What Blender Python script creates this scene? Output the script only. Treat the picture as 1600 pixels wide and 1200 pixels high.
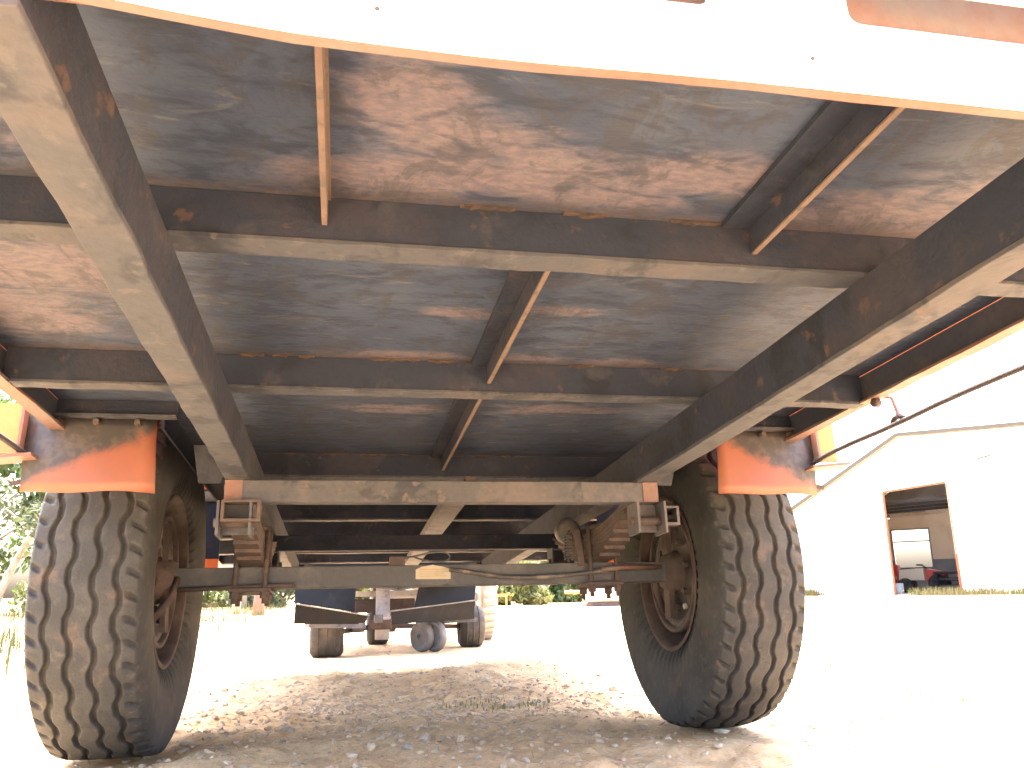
import bpy, bmesh, math, random
import numpy as np
from mathutils import Matrix, Vector, Euler

for o in list(bpy.data.objects): bpy.data.objects.remove(o)
SC = bpy.context.scene
COL = SC.collection
RND = random.Random(7)
NPR = np.random.default_rng(11)
PI = math.pi

# ------------------------------------------------------------------ camera
cd = bpy.data.cameras.new('camera'); cam = bpy.data.objects.new('camera', cd); COL.objects.link(cam)
cd.sensor_width = 36.0; cd.lens = 36.0 * 1297.9 / 1600.0
cd.clip_start = 0.02; cd.clip_end = 3000
Rt, Fw, Up = Vector((.980761, -.19432, -.018653)), Vector((.193099, .951677, .238796)), Vector((-.028651, -.237804, .970891))
cam.matrix_world = Matrix(((Rt.x, Up.x, -Fw.x, -.29608), (Rt.y, Up.y, -Fw.y, -2.86214), (Rt.z, Up.z, -Fw.z, .47469), (0, 0, 0, 1)))
SC.camera = cam

# ------------------------------------------------------------------ sky, sun, exposure
SUN_EL, SUN_AZ = math.radians(70), math.radians(-14)     # azimuth from +Y (ahead of the camera) towards +X
w = bpy.data.worlds.new('World'); SC.world = w; w.use_nodes = True
wn = w.node_tree; bg = wn.nodes['Background']
sky = wn.nodes.new('ShaderNodeTexSky'); sky.sky_type = 'NISHITA'; sky.sun_disc = False
sky.sun_elevation = SUN_EL; sky.sun_rotation = SUN_AZ
sky.air_density = .8; sky.dust_density = 8.0; sky.ozone_density = 1.0
wn.links.new(sky.outputs[0], bg.inputs[0]); bg.inputs[1].default_value = 0.15
sd = bpy.data.lights.new('sun', 'SUN'); sun = bpy.data.objects.new('sun', sd); COL.objects.link(sun)
sd.energy = 1.4; sd.angle = math.radians(10); sd.color = (1.0, .95, .86)
sv = Vector((math.cos(SUN_EL) * math.sin(SUN_AZ), math.cos(SUN_EL) * math.cos(SUN_AZ), math.sin(SUN_EL)))
sun.rotation_euler = sv.to_track_quat('Z', 'Y').to_euler(); sun.location = (0, 0, 20)
SC.view_settings.view_transform = 'Standard'; SC.view_settings.look = 'None'
SC.view_settings.exposure = 4.3; SC.view_settings.gamma = 1.0
SC.view_settings.use_curve_mapping = False
SC.cycles.max_bounces = 10; SC.cycles.diffuse_bounces = 6; SC.cycles.glossy_bounces = 3
SC.cycles.use_denoising = True

# ------------------------------------------------------------------ material helpers
def newmat(name):
    m = bpy.data.materials.new(name); m.use_nodes = True
    nt = m.node_tree; return m, nt, nt.nodes['Principled BSDF']
def nn(nt, t, **k):
    n = nt.nodes.new(t)
    for a, v in k.items(): setattr(n, a, v)
    return n
def setin(nt, sock, v):
    if hasattr(v, 'is_output') or isinstance(v, bpy.types.NodeSocket): nt.links.new(v, sock)
    else: sock.default_value = v
def vmath(nt, op, a, b=None, clamp=False):
    n = nn(nt, 'ShaderNodeMath', operation=op, use_clamp=clamp); setin(nt, n.inputs[0], a)
    if b is not None: setin(nt, n.inputs[1], b)
    return n.outputs[0]
def ramp(nt, x, lo, hi, a=0.0, b=1.0):
    n = nn(nt, 'ShaderNodeMapRange', interpolation_type='SMOOTHSTEP')
    setin(nt, n.inputs[0], x); n.inputs[1].default_value = lo; n.inputs[2].default_value = hi
    n.inputs[3].default_value = a; n.inputs[4].default_value = b
    return n.outputs[0]
def mix(nt, f, a, b):
    n = nn(nt, 'ShaderNodeMix', data_type='RGBA'); setin(nt, n.inputs[0], f)
    setin(nt, n.inputs[6], a if not isinstance(a, tuple) else (*a[:3], 1)); setin(nt, n.inputs[7], b if not isinstance(b, tuple) else (*b[:3], 1))
    return n.outputs[2]
def noise(nt, co, scale, detail=4, rough=.55, sc3=None, dist=0.0, off=(0, 0, 0)):
    if sc3 or off != (0, 0, 0):
        mp = nn(nt, 'ShaderNodeMapping'); nt.links.new(co, mp.inputs[0])
        if sc3: mp.inputs['Scale'].default_value = sc3
        mp.inputs['Location'].default_value = off
        co = mp.outputs[0]
    n = nn(nt, 'ShaderNodeTexNoise'); nt.links.new(co, n.inputs['Vector'])
    n.inputs['Scale'].default_value = scale; n.inputs['Detail'].default_value = detail
    n.inputs['Roughness'].default_value = rough; n.inputs['Distortion'].default_value = dist
    return n.outputs[0]
def objco(nt): return nn(nt, 'ShaderNodeTexCoord').outputs['Object']
def bump(nt, bsdf, h, strength, dist=.01):
    b = nn(nt, 'ShaderNodeBump'); b.inputs['Strength'].default_value = strength; b.inputs['Distance'].default_value = dist
    nt.links.new(h, b.inputs['Height']); nt.links.new(b.outputs[0], bsdf.inputs['Normal'])
def layered(name, base, layers=(), rough=.8, metal=0.0, bmp=None, spec=.3, grain=.18):
    """base colour plus noise-shaped layers: (colour, scale, lo, hi[, stretch])"""
    m, nt, p = newmat(name); co = objco(nt); c = base
    g = noise(nt, co, 60, 3)
    for i, L in enumerate(layers):
        f = ramp(nt, noise(nt, co, L[1], 5, .6, L[4] if len(L) > 4 else None, .3, (i * 3.7, i * 1.3, i * 2.1)), L[2], L[3])
        c = mix(nt, f, c, L[0])
    if grain:
        c = mix(nt, ramp(nt, g, .35, .75, 0, grain), c, (base[0] * .35, base[1] * .35, base[2] * .35))
    setin(nt, p.inputs['Base Color'], c if not isinstance(c, tuple) else (*c, 1))
    p.inputs['Roughness'].default_value = rough; p.inputs['Metallic'].default_value = metal
    p.inputs['Specular IOR Level'].default_value = spec
    if bmp: bump(nt, p, noise(nt, co, bmp[0], 5), bmp[1], bmp[2] if len(bmp) > 2 else .005)
    return m

M = {}
ORANGE = (.72, .17, .045)
DUST = (.40, .31, .235)
M['orange'] = layered('orange_paint', ORANGE, [((.60, .20, .09), 5, .5, .75), (DUST, 9, .62, .85)], .5, spec=.4, bmp=(40, .15))
M['orange_shade'] = layered('shaded_orange_paint', (.1455, .0821, .0667), [((.1283, .1044, .1001), 7, .40, .66), ((.0684, .0497, .0454), 14, .62, .8)], .65, bmp=(50, .3))  # darker copy of the orange: shade put into the colour, with weathered mottles
M['flange'] = layered('lit_steel_flange', (.0459, .0507, .0629), [((.0607, .0590, .0669), 3.0, .50, .60), ((.0246, .0297, .0425), 6, .53, .63), ((.0640, .0438, .0394), 11, .66, .8)  , ((.028, .032, .042), 15, .53, .66, (1, .5, 1)), ((.066, .066, .074), 26, .58, .68)], .85, bmp=(60, .3))  # paler than the web: light from the ground put into the colour, mottled
M['web'] = layered('shaded_grimy_web', (.0132, .0186, .0350), [((.0225, .0235, .0360), 3.2, .48, .62), ((.0085, .0115, .0205), 6, .52, .64), ((.0270, .0300, .0420), 9, .57, .68, (1, .35, 1)), ((.052, .036, .034), 17, .62, .70)], .8, bmp=(50, .5))  # darker than the flange: shade on upright faces put in, plus grime mottles
M['edge_rust'] = layered('dull_rusty_edge', (.105, .078, .068), [((.118, .086, .072), 14, .45, .65), ((.07, .058, .054), 20, .55, .7)], .85, bmp=(60, .4))
M['beam'] = layered('grimy_steel_beam', (.0700, .0726, .0831), [((.0981, .0907, .0965), 4, .48, .60), ((.0350, .0408, .0550), 8, .55, .66), ((.1308, .0793, .0630), 12, .68, .8)  , ((.042, .045, .054), 14, .53, .66, (.5, 1, 1)), ((.105, .092, .090), 24, .58, .68)], .82, bmp=(50, .35))
M['rust'] = layered('rusty_steel', (.0642, .0508, .0476), [((.0949, .0687, .0595), 9, .42, .68), ((.0391, .0358, .0384), 16, .55, .72)], .85, bmp=(90, .5))
M['greasy'] = layered('greasy_steel', (.0527, .0507, .0531), [((.1054, .0845, .0750), 12, .45, .7)], .55, bmp=(90, .4))
M['axle'] = layered('dusty_axle_tube', (.0648, .0704, .0774), [((.0907, .0937, .0976), 6, .48, .60), ((.0324, .0365, .0458), 12, .58, .75)], .8, bmp=(70, .3))
M['white_sill'] = layered('white_sill_paint', (.80, .79, .76), [((.74, .70, .65), 5, .55, .8)], .5, grain=.05)
M['rope'] = layered('black_rope', (.035, .035, .04), (), .8, bmp=(300, .6))
M['label'] = layered('pale_label_plate', (.3478, .3156, .2374), [((.2635, .2367, .1874), 20, .55, .75)], .6, grain=.05)
M['ink'] = layered('faded_print', (.30, .24, .16), (), .7)
M['hose'] = layered('brake_hose_rubber', (.06, .058, .06), [((.2, .17, .14), 15, .5, .7)], .6)
M['rail_inner'] = layered('grimy_hazed_rail', (.0413, .0484, .0717), [((.0675, .0660, .0784), 5, .48, .7)], .8)  # grimy inner face, with a bluish glare haze put into the colour
M['rim'] = layered('dirty_brown_rim', (.0606, .0451, .0425), [((.0870, .0705, .0625), 8, .42, .66), ((.0395, .0310, .0312), 10, .55, .72)], .8, bmp=(60, .35))

def deck_material():
    m, nt, p = newmat('sooty_deck_sheet'); co = objco(nt)
    sep = nn(nt, 'ShaderNodeSeparateXYZ'); nt.links.new(co, sep.inputs[0]); X, Y = sep.outputs[0], sep.outputs[1]
    n1 = noise(nt, co, 3.0, 6, .6, None, .6); n2 = noise(nt, co, 11, 6, .65, (1, 2.4, 1), .4); n3 = noise(nt, co, 42, 5, .65, (1, 2, 1)); n4 = noise(nt, co, 1.2, 3)
    c = mix(nt, ramp(nt, n1, .35, .68), (.0244, .0364, .0671), (.0356, .0504, .0851))
    c = mix(nt, ramp(nt, n2, .47, .62, 0, .8), c, (.0153, .0228, .0441))
    c = mix(nt, ramp(nt, noise(nt, co, 5, 5, .6, (1, 1.6, 1), .5, (9, 4, 2)), .52, .72, 0, .7), c, (.0417, .0556, .0827))
    def blob(cx, cy, rx, ry, soft=.8):
        dx = vmath(nt, 'MULTIPLY', vmath(nt, 'ADD', X, -cx), 1 / rx); dy = vmath(nt, 'MULTIPLY', vmath(nt, 'ADD', Y, -cy), 1 / ry)
        r = vmath(nt, 'SQRT', vmath(nt, 'ADD', vmath(nt, 'MULTIPLY', dx, dx), vmath(nt, 'MULTIPLY', dy, dy)))
        r = vmath(nt, 'ADD', r, vmath(nt, 'MULTIPLY', vmath(nt, 'ADD', n2, -.5), 2.2))
        return ramp(nt, r, 1.25, 1.25 - soft)
    # bare rusty patches where paint and soot have gone
    tot = None
    for b in [(-.03, -1.81, .26, .075), (-.25, -1.77, .17, .06), (.08, -1.765, .15, .04), (-.23, -1.96, .10, .09), (-.15, -1.88, .14, .06), (.25, -1.85, .16, .06),
              (.45, -1.74, .09, .05), (.52, -1.78, .12, .06), (-.06, -1.29, .11, .03), (.13, -1.32, .09, .025), (-.82, -1.40, .20, .16), (-.82, -.95, .14, .09), (-.93, -1.2, .16, .14),
              (-.16, -.6, .16, .05), (.30, -.63, .2, .05), (-.18, -1.03, .20, .035), (.1, -1.035, .14, .03), (.35, -1.03, .12, .03), (.75, -1.75, .22, .2), (-.82, -1.95, .16, .2)]:
        f = blob(*b); tot = f if tot is None else vmath(nt, 'MAXIMUM', tot, f)
    rustc = mix(nt, ramp(nt, n3, .38, .66), (.0723, .0657, .0845), (.1107, .0924, .1064))
    rustc = mix(nt, ramp(nt, n2, .55, .75), rustc, (.0637, .0678, .0940))
    c = mix(nt, vmath(nt, 'MULTIPLY', tot, .92), c, rustc)
    # smudged oily patches and wiped streaks
    o1 = ramp(nt, noise(nt, co, 7, 6, .7, (1.2, .8, 1), 1.2, (2, 8, 1)), .50, .60, 0, .6); c = mix(nt, o1, c, (.0271, .0301, .0401))
    o2 = ramp(nt, noise(nt, co, 16, 5, .7, (.5, 1.6, 1), .8, (7, 1, 3)), .56, .70, 0, .45); c = mix(nt, o2, c, (.0968, .0984, .1046))
    # rust and caked dirt along the seams with the cross beams
    seam = None
    for yb in (-1.712, -1.004, -.06, .86, -2.28):
        dy = vmath(nt, 'ABSOLUTE', vmath(nt, 'ADD', Y, -yb)); f = ramp(nt, vmath(nt, 'ADD', dy, vmath(nt, 'MULTIPLY', vmath(nt, 'ADD', n2, -.5), .16)), .045, .0)
        seam = f if seam is None else vmath(nt, 'MAXIMUM', seam, f)
    c = mix(nt, vmath(nt, 'MULTIPLY', seam, ramp(nt, n3, .35, .6, .25, .8)), c, mix(nt, ramp(nt, n2, .42, .58), (.0286, .0289, .0360), (.0752, .0530, .0481)))
    # dark looping smears rubbed into the dirt
    def ring(cx, cy, rx, ry, wd, part=None):
        dx = vmath(nt, 'MULTIPLY', vmath(nt, 'ADD', X, -cx), 1 / rx); dy = vmath(nt, 'MULTIPLY', vmath(nt, 'ADD', Y, -cy), 1 / ry)
        r = vmath(nt, 'SQRT', vmath(nt, 'ADD', vmath(nt, 'MULTIPLY', dx, dx), vmath(nt, 'MULTIPLY', dy, dy)))
        r = vmath(nt, 'ADD', r, vmath(nt, 'MULTIPLY', vmath(nt, 'ADD', n1, -.5), .5))
        d = vmath(nt, 'ABSOLUTE', vmath(nt, 'ADD', r, -1.0)); f = ramp(nt, d, wd, wd * .25)
        return vmath(nt, 'MULTIPLY', f, ramp(nt, n2, .40, .62))
    sm = None
    for q in [(0.0, -1.93, .15, .055, .13), (-.03, -1.895, .20, .07, .09), (.04, -1.955, .14, .035, .12), (.16, -1.83, .12, .05, .10), (-.3, -1.86, .16, .05, .09), (-.1, -1.36, .3, .12, .06), (.2, -1.2, .26, .1, .07)]:
        f = ring(*q); sm = f if sm is None else vmath(nt, 'MAXIMUM', sm, f)
    c = mix(nt, vmath(nt, 'MULTIPLY', sm, .5), c, (.0133, .0205, .0401))
    c = mix(nt, ramp(nt, n3, .62, .78, 0, .5), c, (.0122, .0176, .0326))
    nt.links.new(c, p.inputs['Base Color']); p.inputs['Roughness'].default_value = .78; p.inputs['Specular IOR Level'].default_value = .3
    bump(nt, p, vmath(nt, 'ADD', n3, vmath(nt, 'MULTIPLY', n1, 2.0)), .35, .006)
    return m
M['deck'] = deck_material()

def flap_material():
    """orange plate; black grime rubbed onto the upper outer corner"""
    m, nt, p = newmat('grimy_orange_flap'); co = objco(nt)
    sep = nn(nt, 'ShaderNodeSeparateXYZ'); nt.links.new(co, sep.inputs[0])
    ax = vmath(nt, 'ABSOLUTE', sep.outputs[0])
    n = noise(nt, co, 14, 6, .65, (1, 1, 1), .4); n3 = noise(nt, co, 50, 4)
    d = vmath(nt, 'ADD', vmath(nt, 'MULTIPLY', vmath(nt, 'ADD', ax, -.80), .46), vmath(nt, 'ADD', sep.outputs[2], -.312))
    d = vmath(nt, 'ADD', d, vmath(nt, 'MULTIPLY', vmath(nt, 'ADD', n, -.5), .11))
    c = mix(nt, ramp(nt, n3, .4, .75, 0, .5), (.1815, .0592, .0315), (.1421, .0631, .0416))
    c = mix(nt, ramp(nt, d, -.012, .03), c, mix(nt, ramp(nt, n3, .4, .65), (.0276, .0261, .0289), (.0513, .0415, .0394)))
    nt.links.new(c, p.inputs['Base Color']); p.inputs['Roughness'].default_value = .5
    return m
M['flap'] = flap_material()

def tyre_material():
    m, nt, p = newmat('dusty_tyre_rubber'); co = objco(nt)
    n1 = noise(nt, co, 5, 5, .6); n2 = noise(nt, co, 28, 5, .65); n3 = noise(nt, co, 140, 3)
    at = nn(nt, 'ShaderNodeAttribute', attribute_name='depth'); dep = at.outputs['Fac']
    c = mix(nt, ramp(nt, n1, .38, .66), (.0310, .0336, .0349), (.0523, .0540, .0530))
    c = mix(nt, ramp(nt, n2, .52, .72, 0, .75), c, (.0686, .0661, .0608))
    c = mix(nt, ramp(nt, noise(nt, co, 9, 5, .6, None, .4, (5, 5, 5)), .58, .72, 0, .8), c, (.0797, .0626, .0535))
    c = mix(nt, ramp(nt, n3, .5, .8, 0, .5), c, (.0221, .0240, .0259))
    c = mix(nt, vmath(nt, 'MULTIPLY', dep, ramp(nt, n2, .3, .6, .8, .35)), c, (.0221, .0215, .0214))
    nt.links.new(c, p.inputs['Base Color']); p.inputs['Roughness'].default_value = .82; p.inputs['Specular IOR Level'].default_value = .25
    bump(nt, p, vmath(nt, 'ADD', n3, n2), .35, .003)
    return m
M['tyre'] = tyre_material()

def ground_material():
    m, nt, p = newmat('dry_dirt'); co = objco(nt)
    n1 = noise(nt, co, .9, 6, .6); n2 = noise(nt, co, 7, 6, .65); n3 = noise(nt, co, 45, 5, .7); n4 = noise(nt, co, .12, 4, .5)
    c = mix(nt, ramp(nt, n1, .36, .64), (.5940, .4202, .2360), (.6296, .4045, .2153))
    c = mix(nt, ramp(nt, n2, .45, .72, 0, .75), c, (.4277, .3100, .1904))
    c = mix(nt, ramp(nt, n2, .52, .36, 0, .6), c, (.6653, .4728, .2815))
    c = mix(nt, ramp(nt, n3, .48, .7, 0, .65), c, (.3445, .2468, .1573))
    c = mix(nt, ramp(nt, n3, .46, .3, 0, .6), c, (.7128, .5253, .3229))
    # grassy verge far left and round the yard edge
    sep = nn(nt, 'ShaderNodeSeparateXYZ'); nt.links.new(co, sep.inputs[0])
    g = vmath(nt, 'ADD', vmath(nt, 'MULTIPLY', sep.outputs[0], -1.0), vmath(nt, 'MULTIPLY', n1, 3.0))
    gm = vmath(nt, 'MULTIPLY', ramp(nt, g, 2.6, 4.2), ramp(nt, n2, .3, .55))
    c = mix(nt, vmath(nt, 'MULTIPLY', gm, .7), c, (.075, .085, .03))
    nt.links.new(c, p.inputs['Base Color']); p.inputs['Roughness'].default_value = .95; p.inputs['Specular IOR Level'].default_value = .15
    bump(nt, p, vmath(nt, 'ADD', n3, vmath(nt, 'MULTIPLY', n2, .8)), .8, .012)
    return m
M['ground'] = ground_material()

# ------------------------------------------------------------------ mesh helpers
class MB:
    def __init__(s): s.v = []; s.f = []; s.sm = []
    def add(s, vs, fs, smooth=False):
        b = len(s.v); s.v += [tuple(map(float, q)) for q in vs]; s.f += [tuple(i + b for i in f) for f in fs]; s.sm += [smooth] * len(fs); return s
    def box(s, x0, x1, y0, y1, z0, z1):
        vs = [(x, y, z) for z in (z0, z1) for y in (y0, y1) for x in (x0, x1)]
        return s.add(vs, [(0, 2, 3, 1), (4, 5, 7, 6), (0, 1, 5, 4), (2, 6, 7, 3), (0, 4, 6, 2), (1, 3, 7, 5)])
    def longbox(s, x0, x1, y0, y1, z0, z1, axis='x', step=.05, jit=0.0):
        """box cut into rings along one axis, its edges very slightly uneven"""
        lo, hi = (x0, x1) if axis == 'x' else (y0, y1); n = max(1, int(round((hi - lo) / step))); vs = []; fs = []
        for i in range(n + 1):
            t = lo + (hi - lo) * i / n; j = [RND.uniform(-jit, jit) for _ in range(3)] if 0 < i < n else [0, 0, 0]
            if axis == 'x': ring = [(t, y0, z0 + j[0]), (t, y1 + j[1], z0 + j[0]), (t, y1 + j[1], z1), (t, y0, z1)]
            else: ring = [(x0 + j[1], t, z0 + j[0]), (x1 + j[2], t, z0 + j[0]), (x1 + j[2], t, z1), (x0 + j[1], t, z1)]
            vs += ring
        for i in range(n):
            a = i * 4; b = a + 4; fs += [(a + k, a + (k + 1) % 4, b + (k + 1) % 4, b + k) for k in range(4)]
        fs += [(3, 2, 1, 0), tuple(n * 4 + k for k in range(4))]
        return s.add(vs, fs)
    def hexa(s, bottom, top):
        return s.add(list(bottom) + list(top), [(3, 2, 1, 0), (4, 5, 6, 7), (0, 1, 5, 4), (1, 2, 6, 5), (2, 3, 7, 6), (3, 0, 4, 7)])
    def bar(s, a, b, wx, wz, up=(0, 0, 1)):
        a, b = Vector(a), Vector(b); d = (b - a).normalized(); r = d.cross(Vector(up)).normalized() * (wx / 2); u = r.cross(d).normalized() * (wz / 2)
        return s.hexa([a - r - u, a + r - u, b + r - u, b - r - u], [a - r + u, a + r + u, b + r + u, b - r + u])
    def tube(s, pts, rad, n=8, cap=True):
        pts = [Vector(p) for p in pts]; R = rad if hasattr(rad, '__len__') else [rad] * len(pts); vs = []; fs = []
        for i, p in enumerate(pts):
            d = (pts[min(i + 1, len(pts) - 1)] - pts[max(i - 1, 0)]).normalized()
            a = Vector((0, 0, 1)) if abs(d.z) < .9 else Vector((1, 0, 0)); u = d.cross(a).normalized(); v = d.cross(u)
            vs += [p + (u * math.cos(2 * PI * k / n) + v * math.sin(2 * PI * k / n)) * R[i] for k in range(n)]
        for i in range(len(pts) - 1):
            for k in range(n): fs.append((i * n + k, i * n + (k + 1) % n, (i + 1) * n + (k + 1) % n, (i + 1) * n + k))
        s.add(vs, fs, True)
        if cap:
            b = len(s.v) - len(vs); s.f.append(tuple(b + k for k in range(n))[::-1]); s.f.append(tuple(b + (len(pts) - 1) * n + k for k in range(n))); s.sm += [False, False]
        return s
    def lathe(s, prof, n=48, axis='x', cen=(0, 0, 0), smooth=True):
        """prof: (offset along axis, radius)"""
        vs = []; fs = []; m = len(prof)
        for k in range(n):
            a = 2 * PI * k / n
            for t, r in prof:
                q = (t, r * math.sin(a), r * math.cos(a)) if axis == 'x' else ((r * math.sin(a), t, r * math.cos(a)) if axis == 'y' else (r * math.cos(a), r * math.sin(a), t))
                vs.append((q[0] + cen[0], q[1] + cen[1], q[2] + cen[2]))
        for k in range(n):
            for j in range(m - 1): fs.append((k * m + j, k * m + j + 1, ((k + 1) % n) * m + j + 1, ((k + 1) % n) * m + j))
        return s.add(vs, fs, smooth)
    def build(s, name, mat, parent=None, bevel=0.0):
        me = bpy.data.meshes.new(name); me.from_pydata(s.v, [], s.f)
        if any(s.sm): me.polygons.foreach_set('use_smooth', s.sm)
        me.materials.append(M[mat] if isinstance(mat, str) else mat)
        bm = bmesh.new(); bm.from_mesh(me); bmesh.ops.recalc_face_normals(bm, faces=bm.faces); bm.to_mesh(me); bm.free(); me.update()
        o = bpy.data.objects.new(name, me); COL.objects.link(o)
        if parent: o.parent = parent
        if bevel:
            b = o.modifiers.new('bevel', 'BEVEL'); b.width = bevel; b.segments = 2; b.limit_method = 'ANGLE'
        return o
def tag(o, label=None, cat=None, group=None, kind=None):
    if label: o['label'] = label
    if cat: o['category'] = cat
    if group: o['group'] = group
    if kind: o['kind'] = kind
    return o
def empty(name, loc, rot=(0, 0, 0)):
    o = bpy.data.objects.new(name, None); COL.objects.link(o); o.location = loc; o.rotation_euler = rot; o.empty_display_size = .1; return o
def copyobj(o, parent=None):
    c = o.copy(); COL.objects.link(c); c.parent = parent if parent else o.parent; return c

# value-noise for ground and shapes
_lat = NPR.random((256, 256))
def vnoise(x, y):
    xi = np.floor(x).astype(int); yi = np.floor(y).astype(int); fx = x - xi; fy = y - yi
    fx = fx * fx * (3 - 2 * fx); fy = fy * fy * (3 - 2 * fy)
    g = lambda a, b: _lat[a % 256, b % 256]
    return (g(xi, yi) * (1 - fx) + g(xi + 1, yi) * fx) * (1 - fy) + (g(xi, yi + 1) * (1 - fx) + g(xi + 1, yi + 1) * fx) * fy - .5
def gheight(x, y):
    x = np.asarray(x, float); y = np.asarray(y, float)
    near = np.exp(-((x / 7) ** 2 + ((y - 1) / 8) ** 2))
    h = .06 * vnoise(x * 1.1 + 3, y * 1.1 + 9) * near + .045 * vnoise(x * 3.1, y * 3.1) * near + .028 * vnoise(x * 8 + 5, y * 8) * near + .018 * vnoise(x * 19, y * 19 + 4) * near + .010 * vnoise(x * 41 + 7, y * 41) * near
    h += .05 * np.exp(-(((x - .35) / .9) ** 2 + ((y - 2.0) / .7) ** 2))         # low hump ahead of the axle
    h += .25 * vnoise(x * .06 + 11, y * .06) * (1 - near) * np.clip((np.hypot(x, y) - 8) / 20, 0, 1) * .6
    for wx in (-.945, .945):                                                     # wheels stand on level dirt
        k = np.exp(-(((x - wx) / .22) ** 2 + (y / .30) ** 2) ** 2); h = h * (1 - k) + (-.004) * k
    for mx, my in ((-.40, 3.82), (.79, 4.46), (.03, 5.15), (.40, 4.04), (1.06, 5.3)):
        k = np.exp(-(((x - mx) / .3) ** 2 + ((y - my) / .3) ** 2) ** 2); h = h * (1 - k)
    sh = np.clip((22 - np.hypot(x - 24, y - 26)) / 6, 0, 1); h = h * (1 - sh)
    return h

def graded(lo, hi, step, far, grow=1.16):
    a = list(np.arange(lo, hi + step / 2, step)); s = step
    while a[-1] < far: s *= grow; a.append(a[-1] + s)
    s = step
    while a[0] > -far: s *= grow; a.insert(0, a[0] - s)
    return np.array(a)
gx = graded(-1.9, 2.3, .018, 700); gy = graded(-.9, 3.4, .018, 900)
GX, GY = np.meshgrid(gx, gy); GZ = gheight(GX, GY)
nx, ny = len(gx), len(gy)
V = np.c_[GX.ravel(), GY.ravel(), GZ.ravel()]
ii = np.arange(nx * ny).reshape(ny, nx)
Q = np.stack([ii[:-1, :-1], ii[:-1, 1:], ii[1:, 1:], ii[1:, :-1]], -1).reshape(-1, 4)
def npmesh(name, V, Q, mat, smooth=True, parent=None):
    me = bpy.data.meshes.new(name); k = Q.shape[1]
    me.vertices.add(len(V)); me.vertices.foreach_set('co', np.ascontiguousarray(V, dtype=np.float32).ravel())
    me.loops.add(Q.size); me.loops.foreach_set('vertex_index', np.ascontiguousarray(Q, dtype=np.int32).ravel())
    me.polygons.add(len(Q)); me.polygons.foreach_set('loop_start', np.arange(0, Q.size, k, dtype=np.int32)); me.polygons.foreach_set('loop_total', np.full(len(Q), k, dtype=np.int32))
    me.polygons.foreach_set('use_smooth', np.full(len(Q), smooth)); me.update(calc_edges=True); me.validate()
    me.materials.append(M[mat] if isinstance(mat, str) else mat)
    o = bpy.data.objects.new(name, me); COL.objects.link(o)
    if parent: o.parent = parent
    return o
ground = npmesh('ground', V, Q, 'ground'); tag(ground, 'dry stony dirt yard under and around the trailer', 'ground', kind='structure')

# ================================================================== TRAILER
R = .52; TAU = .0804
XI, XO, ZF, ZT, ZD = .5532, .6136, .2124, .322, .4027
YR, YF = -2.29, 2.50
trailer = empty('farm_trailer', (0, 0, R), (-TAU, 0, 0))
tag(trailer, 'orange single-axle farm trailer seen from under its sooty steel deck', 'trailer')
T = trailer
WX0, WX1, WY = .775, 1.10, .60                                   # wheel wells

# deck sheet with cut-outs for the wheels (three sheets butted end to end)
def sheet(x0, x1, y0, y1): return MB().box(x0, x1, y0, y1, ZD, ZD + .008).build('deck_sheet', 'deck', T)
sheet(-1.03, 1.03, YR + .012, -WY - .002); sheet(-WX0 + .002, WX0 - .002, -WY, WY); sheet(-1.03, 1.03, WY + .002, YF)

# main beams: channel with the web on the inside; flange is the bottom face, coloured lighter as if lit from below
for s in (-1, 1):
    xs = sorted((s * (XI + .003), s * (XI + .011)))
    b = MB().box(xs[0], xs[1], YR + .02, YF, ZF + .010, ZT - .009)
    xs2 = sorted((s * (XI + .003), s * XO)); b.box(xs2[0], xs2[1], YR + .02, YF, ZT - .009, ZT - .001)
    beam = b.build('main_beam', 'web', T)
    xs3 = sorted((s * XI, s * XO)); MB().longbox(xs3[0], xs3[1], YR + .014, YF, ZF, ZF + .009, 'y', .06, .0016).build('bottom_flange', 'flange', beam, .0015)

# cross beams lie on the main beams: rear web + bottom flange pointing forward
CB = [(-1.712, .052), (-1.004, .042), (-.06, .042), (.813, .05), (1.36, .05), (1.94, .05), (2.42, .05)]
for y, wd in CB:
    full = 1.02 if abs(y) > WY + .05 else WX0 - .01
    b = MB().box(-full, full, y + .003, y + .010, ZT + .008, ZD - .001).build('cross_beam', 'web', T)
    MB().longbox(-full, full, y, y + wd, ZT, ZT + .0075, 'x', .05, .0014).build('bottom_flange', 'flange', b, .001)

# short stiffeners between the cross beams (angles with a thin lip)
def stiff(x, y0, y1, side, mat='beam', zb=.355, wd=.055):
    a, c = sorted((x, x - side * wd))
    b = MB().box(a, c, y0, y1, ZD - .010, ZD - .001)
    lip = sorted((x, x - side * .008)); b.box(lip[0], lip[1], y0, y1, zb, ZD - .010)
    return b.build('stiffener', mat, T)
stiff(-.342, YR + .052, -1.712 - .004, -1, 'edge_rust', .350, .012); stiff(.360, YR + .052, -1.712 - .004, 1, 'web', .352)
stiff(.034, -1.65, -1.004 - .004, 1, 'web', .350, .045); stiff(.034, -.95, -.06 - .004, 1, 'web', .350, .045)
# dusty lip edges of the two angles nearest the tail
for x, y0, y1 in ((.360, YR + .052, -1.717), (.034, -1.65, -1.009), (.034, -.95, -.065)):
    MB().box(x - .0085, x + .0005, y0, y1, .3465, .3498).build('stiffener_edge', 'edge_rust', T)

# weld beads where cross beams sit on the main beams
for y, wd in CB[:4]:
    for s in (-1, 1):
        MB().tube([(s * x, y - .001 + .0012 * math.sin(x * 900), ZT - .002) for x in np.linspace(XI + .004, XO - .004, 12)], [.0042 + .0014 * math.sin(k * 2.3 + y * 9) for k in range(12)], 6).build('weld_bead', 'rust', T)
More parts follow.
